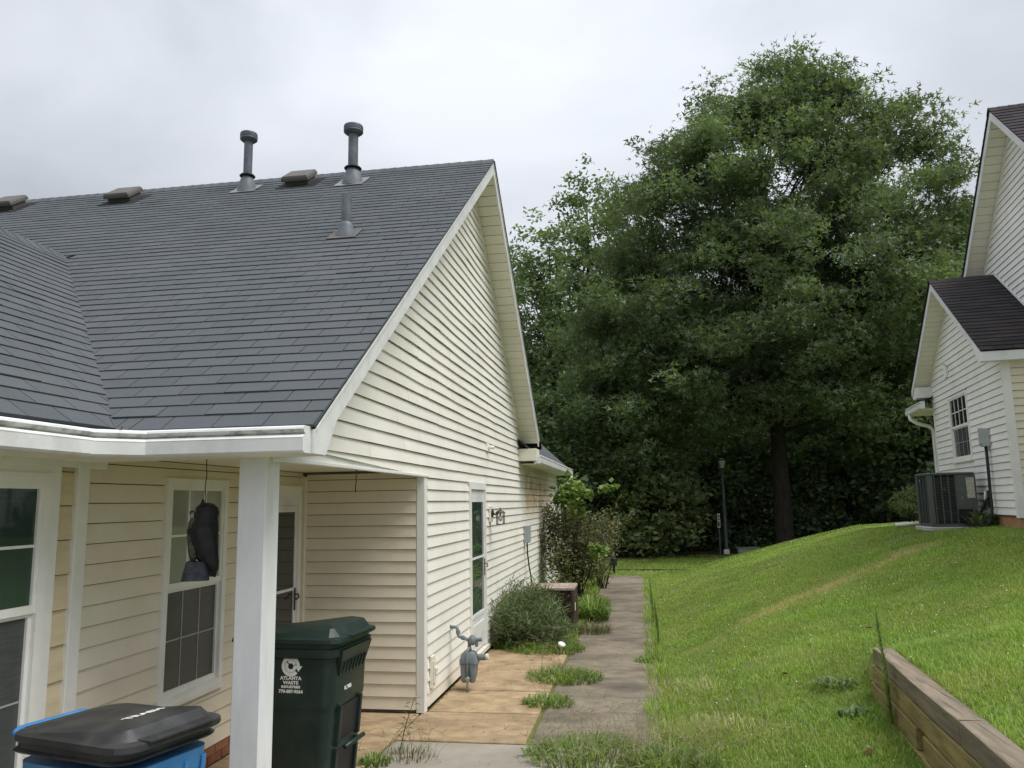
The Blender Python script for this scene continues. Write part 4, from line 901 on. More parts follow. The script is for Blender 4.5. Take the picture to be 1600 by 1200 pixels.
b = MB(); b.prism([PB(SA, .001, ZA-.17), PB(S1+.05, .001, zb_f(S1+.05)-.17), PB(S1+.05, .001, zb_f(S1+.05)-.20), PB(SA, .001, ZA-.20)], NB*.028); b.build('soffit_channel', SIDING_B, nb)
b = MB(); pbx(b, SFAR-.40, SFAR-.02, .004, .30, zb_f(SFAR)-.20, zb_f(SFAR)+.02); b.build('rake_return_box', TRIM, nb)
b = MB(); b.prism([PB(SN+.01, .29, zb_n(SN)-.03), PB(SN+.38, .29, zb_n(SN+.38)-.03), PB(SN+.38, .29, zb_n(SN+.38)-.2), PB(SN+.18, .29, zb_n(SN)-.17), PB(SN+.01, .29, zb_n(SN)-.17)], NB*.036); b.build('rake_return', TRIM, nb)
b = MB(); pbx(b, SN, SN+.025, -2.2, .32, zb_n(SN)-.17, zb_n(SN)-.02); b.build('eave_fascia', ALU, nb)
b = MB(); pbx(b, SN+.02, .03, -2.2, .30, zb_n(SN)-.165, zb_n(SN)-.15); b.build('eave_soffit', SOFFIT, nb)
# main gable behind the bay
DM = -.75; SM = .70; ZM = 8.33; slm = .88
b = MB(); b.prism([PB(-4.2, DM-.012, 1.5), PB(5.7, DM-.012, 1.5), PB(5.7, DM-.012, ZM-slm*(5.0)+.1), PB(SM, DM-.012, ZM-.2), PB(-4.2, DM-.012, ZM-slm*4.9)], -NB*.1); mw = b.build('main_gable_wall', SHEATH_SHADE, nb)
siding(lambda s, o, z: PB(s, DM+o, z), ZB0, ZM-.3, lambda z: max(-4.1, SM-(ZM-.18-z)/slm), lambda z: .05 if z < ZB0+LAP*20.5 else min(5.6, SM+(ZM-.18-z)/slm), SIDING_B, mw, seams=4.5)
b = MB()
for sg in (-1, 1):
    e = SM+sg*5.2; b.prism([PB(SM, DM+.33, ZM), PB(e, DM+.33, ZM-slm*5.2), PB(e, -9, ZM-slm*5.2), PB(SM, -9, ZM)], (0, 0, -.03))
mr_ = b.build('main_roof', DECK, nb)
courses(PB(SM-5.2, DM+.345, ZM-slm*5.2), PB(SM-5.2, -7, ZM-slm*5.2), PB(SM, DM+.345, ZM), PB(SM, -7, ZM), 48, mr_)
courses(PB(SM+5.2, -4, ZM-slm*5.2), PB(SM+5.2, DM+.345, ZM-slm*5.2), PB(SM, -4, ZM), PB(SM, DM+.345, ZM), 48, mr_)
caps(PB(SM, DM+.35, ZM+.005), PB(SM, -4, ZM+.005), -UB*.75-ZV3*.62, UB*.75-ZV3*.62, SHINGLE_B, mr_, w=.13)
fm = lambda s: ZM-slm*abs(s-SM)
for sg in (-1, 1):
    b = MB(); e = SM+sg*5.1; b.prism([PB(SM, DM+.30, ZM-.035), PB(e, DM+.30, fm(e)-.035), PB(e, DM+.30, fm(e)-.19), PB(SM, DM+.30, ZM-.19)], NB*.022); b.build('rake_board', ALU, nb)
sofB(fm, SM+.02, SM+4.9, 40, DM+.004, DM+.299, .16); sofB(fm, SM-4.5, SM-.02, 36, DM+.004, DM+.299, .16)
b = MB(); b.prism([PB(SM, DM+.001, ZM-.19), PB(SM+5, DM+.001, fm(SM+5)-.19), PB(SM+5, DM+.001, fm(SM+5)-.225), PB(SM, DM+.001, ZM-.225)], NB*.03); b.build('soffit_channel', SIDING_B, nb)
# flashing where the bay roof meets the main wall
b = MB(); b.prism([PB(-.3, DM+.02, zb_n(-.3)+.02), PB(SA-.02, DM+.02, ZA+.02), PB(SA-.02, DM+.02, ZA+.075), PB(-.3, DM+.02, zb_n(-.3)+.075)], NB*.012); b.build('wall_flashing', TRIM, nb)
# rear eave with gutter and downspout
b = MB(); pbx(b, S1+.02, 5.75, -.32, -.25, 1.5, 3.75); rwl = b.build('rear_wall', SHEATH_SHADE, nb)
siding(lambda s, o, z: PB(s, -.25+o, z), ZB0, 3.72, lambda z: S1+.02, lambda z: 5.75, SIDING_B, rwl, cut=False)
gutter(PB(S1-.2, .20, 3.76), PB(5.85, .20, 3.76), NB, parent=nb)
b = MB(); pbx(b, S1-.1, 5.85, -.25, .20, 3.745, 3.76); b.build('eave_soffit', SOFFIT, nb)
b = MB(); b.prism([PB(S1-.1, .24, 3.87), PB(5.87, .24, 3.87), PB(5.87, -.8, 4.6), PB(S1-.1, -.8, 4.6)], (0, 0, -.03)); b.build('rear_roof', SHINGLE_B, nb)
b = MB(); b.tube([PB(5.62, .26, 3.77), PB(5.62, .25, 3.66), PB(5.6, .12, 3.56), PB(5.6, -.1, 3.49), PB(5.6, -.18, 3.4), PB(5.6, -.18, 2.4), PB(5.6, -.18, 1.5)], .042, 8); b.build('downspout', ALU, nb, smooth=True)
# small light bracket on the bay gable
b = MB(); pbx(b, 3.12, 3.30, .016, .05, 4.22, 4.46); brk = b.build('light_bracket', SIDING_B, nb)
MB().tube([PB(3.1, .05, 4.44), PB(2.95, .13, 4.46), PB(2.72, .15, 4.46)], .018, 6).build('arm', SIDING_B, brk, smooth=True)

# neighbour condenser
acx = PB(1.75, .56, 0); zac = float(terrain(acx.x, acx.y))
nac = thing('air_conditioner', 'large dark grey air conditioner standing on a pad beside the uphill house', 'air conditioner', (acx.x, acx.y, zac-.02), -AB+R(4))
H_ = .93; w2 = .365
MB().bbox(-w2-.05, w2+.02, -w2-.06, w2+.06, -.02, .055, .012).build('pad', CONC_L, nac, True)
MB().bbox(-w2+.02, w2-.02, -w2+.02, w2-.02, .056, .11, .01).build('base_pan', ACGREY, nac, True)
MB().bbox(-w2+.03, w2-.03, -w2+.03, w2-.03, .11, H_-.03, .03).build('coil', ACDARK, nac, True)
MB().bbox(-w2-.005, w2+.005, -w2-.005, w2+.005, H_-.03, H_+.02, .02).build('top_cap', ACGREY, nac, True)
for sx_ in (-1, 1):
    for sy_ in (-1, 1):
        wd = .075
        MB().bbox(min(sx_*w2, sx_*(w2-wd)), max(sx_*w2, sx_*(w2-wd)), min(sy_*w2, sy_*(w2-.03)), max(sy_*w2, sy_*(w2-.03)), .10, H_-.028, .004).build('corner_panel', ACGREY, nac, True)
        MB().bbox(min(sx_*w2, sx_*(w2-.03)), max(sx_*w2, sx_*(w2-.03)), min(sy_*(w2-.031), sy_*(w2-wd)), max(sy_*(w2-.031), sy_*(w2-wd)), .10, H_-.028, .004).build('corner_panel', ACGREY, nac, True)
MB().bbox(w2-.30, w2-.076, -w2-.004, -w2+.03, .34, H_-.03, .004).build('service_panel', ACGREY, nac, True)
MB().bbox(w2-.15, w2-.03, -w2-.008, -w2-.0045, .52, H_-.07, .001).build('rating_label', LABELM, nac, True)
for k in range(4):
    q = -w2+.10+k*.107; MB().bbox(q-.008, q+.008, -w2+.004, -w2+.031, .11, H_-.03, .002).build('louver_post', ACGREY, nac, True)
    q = -w2+.16+k*.16; MB().bbox(-w2+.004, -w2+.031, q-.008, q+.008, .11, H_-.03, .002).build('louver_post', ACGREY, nac, True)
for k in range(29):
    z = .125+k*.026; MB().bbox(-w2+.075, w2-.076, -w2+.014, -w2+.03, z, z+.005, .001).build('louver', ACGREY, nac, True); MB().bbox(-w2+.014, -w2+.03, -w2+.075, w2-.076, z, z+.005, .001).build('louver', ACGREY, nac, True)
MB().bbox(-w2-.004, -w2+.003, w2-.30, w2-.24, H_-.12, H_-.09, .001).build('badge', STEEL, nac, True)
eb = thing('disconnect_box', 'grey electrical disconnect box with black conduit on the uphill house wall', 'electrical box', PB(1.05, .014, 2.77), -AB)
b = MB(); b.bbox(-.11, 0, -.085, .085, 0, .29, .006); b.build('case', BOXG, eb, True); MB().bbox(-.125, -.11, -.078, .078, .04, .30, .004).build('door', BOXG, eb, True)
MB().tube([(-.05, 0, 0), (-.05, 0, -.3), (-.06, -.01, -.7), (-.07, -.05, -1.0), (-.12, -.1, -1.2), (-.2, .05, -1.30), (-.33, .25, -1.22), (-.45, .35, -1.1)], .024, 8).build('conduit', CABLE, eb, True, smooth=True)
lw = thing('refrigerant_lines', 'insulated black lines and white pipe at a hole in the uphill house siding', 'pipes', PB(1.35, .016, 1.75), -AB)
MB().bbox(-.004, .0, -.12, .08, .04, .32, .001).build('cutout', RUSTD, lw, True)
MB().tube([(-.01, .0, .2), (-.06, 0, .14), (-.1, .06, .0), (-.2, .15, -.14), (-.32, .22, -.12), (-.45, .25, .05)], .022, 7).build('line', CABLE, lw, True, smooth=True)
MB().tube([(-.01, -.04, .16), (-.05, -.04, .1), (-.1, .02, -.1), (-.22, .1, -.2), (-.4, .2, -.1)], .014, 7).build('line', CABLE, lw, True, smooth=True)
MB().tube([(-.03, .06, .30), (-.04, .06, .24), (-.045, .055, .09)], .02, 8).build('white_pipe', PVC, lw, True, smooth=True)
dp = PB(3.1, .72, 0); dz = float(terrain(dp.x, dp.y))
MB().tube([(dp.x, dp.y, dz+.06), (dp.x-.25, dp.y-.0, dz+.045), (dp.x-.42, dp.y+.02, dz+.03), (dp.x-.44, dp.y+.02, dz+.025)], [.035, .035, .038, .045], 8).build('drain_pipe', PVC, label='short white plastic drain pipe on the grass behind the grey air conditioner', cat='pipe', smooth=True)

# ------------------------------------------------------------------ timber retaining wall
tw = thing('timber_retaining_wall', 'low retaining wall of stacked weathered timbers holding back the lawn', 'retaining wall', (1.8, 5.5, .2))
TH = .142
def timber(y0, y1, row, m, dx=0):
    z0 = .77-TH*(row+1); b = MB(); n = max(2, int((y1-y0)/.3)); rings = []
    for i in range(n+1):
        y = y0+(y1-y0)*i/n; x = wall_x(y)+dx+.004*math.sin(y*3+row); w = .148; c = .008; j = lambda: random.uniform(-.003, .003)
        rings.append([(x+c+j(), y, z0+.002), (x+w-c, y, z0+.002), (x+w, y, z0+c), (x+w+j(), y, z0+TH-c), (x+w-c, y, z0+TH-.004+j()), (x+c, y, z0+TH-.004+j()), (x+j(), y, z0+TH-c), (x+j(), y, z0+c)])
    b.loft(rings); return b.build('timber', m, tw)
spl = [[(4.9, 7.1), (2.45, 4.89), (.5, 2.44)], [(3.75, 7.13), (1.3, 3.74)], [(5.8, 7.16), (3.3, 5.62), (.9, 3.29)], [(4.4, 7.1), (2.0, 4.39)], [(5.2, 7.05), (2.7, 5.19)]]
for r, row in enumerate(spl):
    for y0, y1 in row: timber(y0, y1, r, TIMBER_T if r == 0 else TIMBER, -.012*r+(.004 if r else 0))
b = MB()
for y, x, z in ((6.4, .07, .0), (5.9, .05, 0), (5.5, .1, 0), (5.2, .05, 0), (6.7, .08, 0), (4.7, .09, 0)):
    xx = wall_x(y)+x; l = random.uniform(.25, .6); b.add([(xx, y-l/2, .7685), (xx+.0015, y, .7687), (xx+.004, y+l/2, .7685), (xx-.0015, y, .7687)], [(0, 1, 2, 3)])
b.build('drying_crack', RUBBER, tw, kind='stuff')

# ------------------------------------------------------------------ small street furniture in the distance
def ground(x, y): return float(terrain(x, y))
lx, ly = 3.05, 30.4; gz = ground(lx, ly)
lp = thing('street_lamp', 'slim grey lamp post with frosted lantern head at the edge of the woods', 'street lamp', (lx, ly, gz-.05))
MB().lathe([(.11, 0), (.11, .12), (.075, .2), (.05, 3.05), (.035, 3.1)], (0, 0, 0), 12).build('post', LAMPP, lp, True, smooth=True, ang=30)
MB().lathe([(.05, 3.1), (.08, 3.13), (.075, 3.16)], (0, 0, 0), 12).build('collar', LAMPP, lp, True, smooth=True, ang=30)
MB().lathe([(.07, 3.16), (.14, 3.42), (.13, 3.44)], (0, 0, 0), 8).build('lantern', LAMPG, lp, True)
MB().lathe([(.15, 3.44), (.12, 3.50), (.03, 3.54)], (0, 0, 0), 8).build('lantern_cap', LAMPP, lp, True)
sx0, sy0 = 2.78, 29.9; gz = ground(sx0, sy0)
sp = thing('marker_post', 'thin marker post with pale lettered strip beside the lamp post', 'marker post', (sx0, sy0, gz-.05))
MB().box(-.022, .022, -.02, .02, 0, 1.02).build('post', LAMPP, sp, True); MB().bbox(-.05, .05, -.03, -.021, .98, 1.50, .002).build('strip', BEIGE, sp, True)
for k in range(4): MB().bbox(-.032, .032, -.034, -.0305, 1.04+k*.11, 1.10+k*.11, .002).build('printed_mark', BRONZE, sp, True)
MB().box(-.05, .05, -.021, .021, 1.02, 1.5).build('strip_back', LAMPP, sp, True)
ux, uy = 3.75, 30.2; gz = ground(ux, uy)
ub = thing('utility_box', 'low pale green utility box on the grass beside the lamp post', 'utility box', (ux, uy, gz-.05))
MB().bbox(-.35, .45, -.3, .3, 0, .16, .03).build('case', mat('pale_green_paint', (.36, .40, .36), .5, .1, 5), ub, True); MB().bbox(-.38, .48, -.33, .33, .16, .20, .02).build('lid', MATS['pale_green_paint'], ub, True)
MB().bbox(3.0-.11, 3.0+.09, 29.72, 29.9, ground(3, 29.8)-.03, ground(3, 29.8)+.16, .01).build('white_marker_block', PVC, label='small white block at the foot of the lamp post', cat='marker')
qx, qy = -.80, 21.9; gz = ground(qx, qy)
pl = thing('path_light', 'short black bollard light at the far end of the walkway', 'path light', (qx, qy, gz))
MB().tube([(0, 0, 0), (0, 0, .52)], .03, 8).build('post', RUBBER, pl, True); MB().lathe([(.03, .22), (.09, .24), (.09, .42), (.04, .46)], (0, 0, 0), 8).build('head', RUBBER, pl, True)
MB().prism([(-6, 23.2, .034), (1.25, 22.9, .034), (1.25, 23.15, .034), (-6, 23.5, .034)], (0, 0, .02)).build('edging_kerb', SOILD, kind='structure')

# ------------------------------------------------------------------ vegetation helpers
def leaves(name, P, size, m, parent=None, local=False, aspect=.55, up=.35, var=None, kind=None, seed=0, droop=0, lobes=False, **k):
    """folded kite-shaped leaves at points P (n,3)"""
    g = np.random.default_rng(seed+len(P)); n = len(P); size = np.broadcast_to(np.asarray(size, float), (n,))[:, None]
    d = g.normal(size=(n, 3)); d[:, 2] = d[:, 2]*.55-droop; d /= np.linalg.norm(d, axis=1, keepdims=True)+1e-9
    r = g.normal(size=(n, 3)); r[:, 2] += up*3; nn = r-(r*d).sum(1, keepdims=True)*d; nn /= np.linalg.norm(nn, axis=1, keepdims=True)+1e-9
    s = np.cross(d, nn)
    if lobes:      # three-pointed lobed leaf: two triangles spread from the stalk plus tip
        V = np.stack([P, P+d*size*.5+s*size*aspect*.62+nn*size*.06, P+d*size*.32, P+d*size, P+d*size*.5-s*size*aspect*.62+nn*size*.06, P+d*size*.62+s*size*.10], 1)
        b0 = (np.arange(n)*6)[:, None]; F = np.concatenate([b0+np.array([[0, 1, 2]]), b0+np.array([[0, 2, 4]]), b0+np.array([[2, 5, 3]])], 1).reshape(-1, 3); rep_ = 3
    else:
        V = np.stack([P, P+d*size*.45+s*size*aspect*.5+nn*size*.08, P+d*size, P+d*size*.45-s*size*aspect*.5+nn*size*.08], 1)
        F = (np.arange(n)*4)[:, None]+np.array([[0, 1, 2, 3]]); rep_ = 1
    if var is None: var = g.random(n)
    return fast(name, V.reshape(-1, 3), F, m, np.repeat(var, rep_), parent, local, kind=kind, **k)
def clumps(blobs, n, per, cr, seed, shell=.55, flat=.6, tip=.0):
    """leaf points gathered in clumps inside a union of ellipsoids (cx,cy,cz,rx,ry,rz); returns points, per-leaf variation, clump centres"""
    g = np.random.default_rng(seed); B = np.array(blobs, float); vol = B[:, 3]*B[:, 4]*B[:, 5]; w = vol**.75; w /= w.sum()
    bi = g.choice(len(B), n, p=w); u = g.normal(size=(n, 3)); u /= np.linalg.norm(u, axis=1, keepdims=True); rad = (shell+(1-shell)*g.random(n))[:, None]
    rad *= (1+.10*g.normal(size=(n, 1)))
    C = B[bi, :3]+u*rad*B[bi, 3:6]; cv = g.random(n)
    k = np.maximum(4, (per*(.5+g.random(n))).astype(int)); ci = np.repeat(np.arange(n), k); m = len(ci)
    o = g.normal(size=(m, 3)); o /= np.linalg.norm(o, axis=1, keepdims=True); o *= (g.random((m, 1))**.45)*cr*(.7+.6*g.random((n, 1)))[ci]; o[:, 2] *= flat
    # clumps lean outwards from the crown
    o += u[ci]*tip*g.random((m, 1))
    return C[ci]+o, np.clip(.6*cv[ci]+.4*g.random(m), 0, 1), C
def limb(b, p0, p1, r0, r1, g, sag=.08, n=6, seg=6):
    p0, p1 = np.array(p0, float), np.array(p1, float); L_ = np.linalg.norm(p1-p0); pts = []; rs = []
    j = np.cumsum(g.normal(size=(n+1, 3))*L_*.035, 0)
    for i in range(n+1):
        f = i/n; p = p0+(p1-p0)*f+j[i]*math.sin(math.pi*f)+np.array([0, 0, sag*L_*math.sin(math.pi*f)]); pts.append(tuple(p)); rs.append(r0+(r1-r0)*f)
    b.tube(pts, rs, seg, cap=False)
def tree(name, label, x, y, H, blobs, nc, per, cr, ls, m, trunk_r=.25, bark=BARK, seed=1, group=None, fork=.4, nl=16, aspect=.55, lobes=False, lean=(0, 0), shell=.5, up=.35, flat=.6, tip=0., twigs=0):
    """blobs relative to the foot of the tree"""
    g = np.random.default_rng(seed); z = ground(x, y)-.08
    t = thing(name, label, 'tree', (x, y, z), 0, group)
    P, v, C = clumps(blobs, nc, per, cr, seed, shell, flat, tip)
    b = MB(); zf_ = H*fork; ptop = (lean[0], lean[1], H*.86)
    b.tube([(0, 0, -.1), (.0, 0, .25), (lean[0]*.1, lean[1]*.1, H*.15), (lean[0]*.4, lean[1]*.4, zf_), (lean[0]*.75, lean[1]*.75, H*.65), ptop], [trunk_r*1.5, trunk_r*1.12, trunk_r, trunk_r*.8, trunk_r*.42, trunk_r*.1], 10, cap=False)
    pick = C[g.choice(len(C), min(nl, len(C)), replace=False)]
    for c in pick:
        f = min(.92, max(fork*.75, (c[2]/H)*.62+.05*g.random())); p0 = (lean[0]*f, lean[1]*f, H*f)
        limb(b, p0, c, trunk_r*.30*(1.1-f), .02, g, .05)
    for c in C[g.choice(len(C), min(twigs, len(C)), replace=False)] if twigs else []:
        q = pick[np.argmin(((pick-c)**2).sum(1))]; limb(b, q*.8+np.array([0, 0, H*.1]), c, .03, .008, g, .02, 3, 4)
    b.build('trunk', bark, t, True, smooth=True)
    leaves('crown', P, ls*(.7+.6*g.random(len(P))), m, t, True, aspect, up, v, seed=seed, lobes=lobes)
    return t
def tufts(n, seed):
    g = random.Random(seed); o = []
    for i in range(n):
        f = (i+g.random())/n; x = -6.2+13.2*f; z = 17.6-.24*abs(x-.6)**1.9+g.uniform(-.5, .4) if x < 4 else 15.6-1.1*(x-4)+g.uniform(-.4, .8)
        o += [(x+g.uniform(-.3, .3), g.uniform(-1.5, 1.5), z, .32, .35, .75)]*3
    return o
# the big oak ------------------------------------------------------------
OX, OY = 5.0, 29.5
tree('oak_tree', 'huge spreading oak with thick dark trunk on the slope between the two houses', OX, OY, 17.6,
     [(.4, -.5, 13.0, 3.9, 3.6, 3.9), (-2.6, -.5, 11.4, 3.2, 3.4, 3.3), (4.3, 0, 12.4, 2.6, 3.0, 3.3), (.6, -1.8, 8.6, 5.2, 4.2, 3.0), (-4.6, -.8, 8.0, 2.7, 3.2, 3.0), (-5.2, -1, 5.2, 2.2, 2.6, 2.6), (5.0, .5, 7.6, 2.8, 3.4, 2.8), (-2.4, -1.8, 6.0, 3.0, 3.0, 1.9), (2.6, -1.4, 5.6, 2.4, 2.6, 1.6), (6.1, 0, 10.6, 1.7, 2.2, 2.2), (-1.6, 0, 15.3, 2.0, 2.2, 1.8), (2.6, 0, 15.7, 2.0, 2.0, 1.6), (.6, -3.2, 6.6, 1.6, 1.2, 1.0), (.6, 0, 16.6, 1.9, 1.8, 1.3), (-4.6, -.8, 3.0, 1.6, 2.0, 1.3)]+tufts(20, 3),
     1150, 125, .86, .29, LF_OAK, trunk_r=.30, seed=11, fork=.30, nl=60, aspect=.6, lobes=True, shell=.62, flat=.55, tip=.45, twigs=160)
# lighter trees left of the oak, open crowns against the sky
def open_tree(x, y, H, w, seed, label, m, n=290):
    tree('tall_tree', label, x, y, H, [(0, 0, H*.82, w*.8, w*.8, H*.15), (-.3*w, 0, H*.64, w, w, H*.14), (.35*w, .2, H*.52, w*1.0, w, H*.13), (-.1*w, 0, H*.36, w*1.05, w, H*.13), (.1*w, -.3, H*.2, w*1.1, w, H*.12)], n, 44, .58, .22, m, trunk_r=.19, seed=seed, fork=.6, nl=30, shell=.4, flat=.7, tip=.3, twigs=50)
open_tree(-3.6, 33.5, 15.6, 1.9, 21, 'slender tall tree whose top shows beside the gable rake', LF_MID)
open_tree(-2.0, 36.0, 19.0, 1.9, 22, 'slender tall tree with sky gaps rising behind the bright sapling', LF_MID, 330)
open_tree(-.1, 35.5, 17.9, 1.5, 23, 'slender tall tree touching the left side of the oak', LF_OLI)
open_tree(-6.3, 37.0, 15.2, 2.0, 24, 'slender tall tree mostly hidden behind the gable', LF_MID)
# wood edge: leafy understorey trees down to the ground
und = [(-3.4, 29.2, 6.6, 2.0, LF_MID, 'mid green understorey tree just past the gutter end of the gable wall'), (-1.0, 30.5, 7.4, 2.3, LF_DRK, 'dark leafy understorey tree behind the maple sapling'), (.2, 29.2, 5.4, 1.6, LF_OLI, 'olive green understorey tree where the walkway lawn meets the woods'), (2.0, 33.6, 6.2, 1.9, LF_DRK, 'dark leafy understorey tree directly behind the marker post'),
       (8.0, 32.5, 6.4, 2.0, LF_MID, 'mid green understorey tree uphill of the oak trunk'), (6.2, 33.5, 6.8, 1.9, LF_DRK, 'dark understorey tree half hidden behind the oak trunk'), (4.0, 33.2, 5.6, 1.8, LF_MID, 'mid green understorey tree between the lamp post and the oak trunk'), (10.2, 30.2, 5.0, 1.6, LF_DRK, 'dark understorey tree behind the mimosa sapling'), (12.6, 31.5, 7.8, 2.1, LF_OLI, 'olive understorey tree behind the downspout of the uphill house'), (9.3, 35.5, 8.2, 2.2, LF_DRK, 'tall dark understorey tree behind the cluster of bare stems')]
for i, (x, y, h, w, m, lab) in enumerate(und):
    tree('understorey_tree', lab, x, y, h, [(0, 0, h*.78, w*.7, w*.7, h*.2), (-.25*w, -.2, h*.52, w*.95, w*.9, h*.22), (.3*w, 0, h*.36, w, w*.9, h*.22), (0, -.2, h*.16, w*1.05, w, h*.15)], 200, 46, .55, .22, m, trunk_r=.10, seed=40+i, fork=.4, nl=10, shell=.5, flat=.55, tip=.3, group='understorey trees along the wood edge')
# second row of forest trees
row2 = [(-9.5, 43, 15, 3.2), (-4.5, 45, 14, 3.0), (-.2, 42, 12.5, 2.8), (3.6, 44, 15, 3.2), (7.4, 41, 14, 3.0), (10.8, 43, 15.5, 3.3), (14.6, 40, 14.5, 3.0), (18.5, 43, 16, 3.4), (12.6, 36.5, 13.5, 2.6)]
for i, (x, y, h, w) in enumerate(row2):
    tree('forest_tree', 'tall forest tree standing in the woods behind the oak', x, y, h, [(0, 0, h*.82, w*.7, w*.7, h*.16), (-.3*w, 0, h*.6, w, w, h*.18), (.3*w, 0, h*.42, w, w, h*.18), (0, 0, h*.2, w*1.1, w, h*.16)], 300, 40, .85, .32, (LF_DRK, LF_MID)[i % 2], trunk_r=.22, seed=70+i, fork=.4, nl=12, shell=.35, flat=.6, tip=.3, group='forest trees behind the oak')
# pale and dark bare stems inside the wood
for i, (x, y, h, r, m) in enumerate([(6.55, 32.2, 6.5, .11, BARKL), (8.75, 31.0, 6.5, .10, BARKL), (9.9, 31.6, 7, .06, BARKL), (10.35, 31.9, 7.5, .07, BARKL), (10.0, 32.2, 7, .05, BARK), (10.9, 32.6, 6, .06, BARK), (11.7, 29.6, 7, .22, BARK)]):
    z = ground(x, y)-.1; t = thing('tree_trunk', 'thick dark trunk in the woods behind the grey air conditioner' if r > .2 else 'pale slim trunk half hidden by leaves uphill of the oak trunk' if r > .09 else 'thin bare stem in the cluster of stems uphill of the oak', 'tree trunk', (x, y, z), 0, 'bare trunks in the wood edge')
    g = np.random.default_rng(90+i); b = MB(); b.tube([(0, 0, 0), (g.normal()*.1, 0, h*.3), (g.normal()*.25, .1, h*.65), (g.normal()*.4, .2, h)], [r*1.3, r, r*.8, r*.5], 8); b.build('trunk', m, t, True, smooth=True)
    b = MB()
    for q in range(5):
        zz = h*(.4+.12*q); limb(b, (0, .05, zz), (g.normal()*.9, g.normal()*.5, zz+.9), r*.3, .01, g, .05, 4, 5)
    b.build('branches', m, t, True, smooth=True)
# far wood closing the view: one mass
g = np.random.default_rng(5); n = 46000
X = g.uniform(-34, 44, n); Y = g.uniform(48, 58, n); hh = 11.5+2.5*np.sin(X*.31)+1.6*np.sin(X*.83+1); Z = g.random(n)**.8*hh
leaves('far_wood', np.stack([X, Y, Z], 1), .75*(.7+.6*g.random(n)), LF_DRK, up=.3, kind='stuff', label='dense far-off wood closing the view', cat='wood')
n = 30000; X = g.uniform(-12, 22, n); Y = 31+g.random(n)*7; keep = (Y > 29.2+.18*np.abs(X-3)) ; X, Y = X[keep], Y[keep]; Z = terrain(X, Y)+g.random(len(X))**1.4*(1.0+.5*np.sin(X*1.3)+.3*np.sin(X*3.1))
leaves('undergrowth', np.stack([X, Y, Z], 1), .17*(.7+.6*g.random(len(X))), LF_DRK, up=.5, kind='stuff', label='dark leafy undergrowth covering the forest floor', cat='undergrowth')

# ------------------------------------------------------------------ shrubs by the walkway
def shrub(name, label, x, y, blobs, nc, per, cr, ls, m, seed, stems=10, bark=BARK, aspect=.5, up=.3, cat='shrub', flat=.8, droop=0, lobes=False, sr=.012):
    g = np.random.default_rng(seed); z = ground(x, y); t = thing(name, label, cat, (x, y, z))
    P, v, C = clumps(blobs, nc, per, cr, seed, .3, flat); P[:, 2] = np.maximum(P[:, 2], .02)
    leaves('foliage', P, ls*(.6+.8*g.random(len(P))), m, t, True, aspect, up, v, seed=seed, droop=droop, lobes=lobes)
    b = MB()
    for c in C[g.choice(len(C), min(stems, len(C)), replace=False)]: limb(b, (g.normal()*.06, g.normal()*.06, -.03), c, sr, sr*.25, g, .05, 5, 5)
    b.build('stems', bark, t, True, smooth=True); return t
shrub('azalea_shrub', 'tall bronze green shrub growing against the far end of the gable wall', -1.5, 16.6, [(0, -.1, 1.15, .75, .7, .75), (-.35, .2, 1.5, .6, .6, .5), (.35, .0, .7, .6, .6, .5), (.55, .1, 1.3, .55, .5, .45), (-.2, -.4, .6, .5, .5, .5)], 300, 26, .20, .07, LF_SHR, 101, 26, flat=.9)
shrub('maple_sapling', 'bright green maple sapling sprouting above the bronze shrub', -1.35, 16.3, [(-.02, 0, 2.2, .24, .25, .38), (-.35, .1, 2.05, .13, .15, .25), (.35, -.1, 2.05, .25, .12, .08), (.66, -.1, 2.25, .2, .1, .11), (.12, 0, 1.75, .2, .2, .12), (.48, -.5, 1.05, .16, .15, .14)], 46, 13, .13, .105, LF_LIM, 102, 16, aspect=.95, up=.5, cat='sapling', lobes=False)
shrub('dark_twig_shrub', 'thin dark shrub leaning over the walkway beyond the rusty air conditioner', -.98, 18.3, [(0, 0, 1.0, .5, .6, .5), (.25, .3, 1.4, .45, .5, .4), (-.1, -.2, .6, .4, .4, .3)], 90, 18, .2, .07, LF_SHR, 103, 22, flat=.9)
shrub('lavender_shrub', 'sprawling grey green lavender shrub filling the bed beside the side door', -1.60, 11.25, [(0, 0, .34, .5, .6, .32), (-.15, .5, .46, .42, .5, .36), (.22, -.25, .22, .42, .45, .2), (-.25, -.4, .34, .32, .4, .3), (.25, .1, .2, .28, .3, .18)], 420, 34, .15, .11, LF_LAV, 104, 30, aspect=.10, up=.1, flat=1.0, droop=-.7)
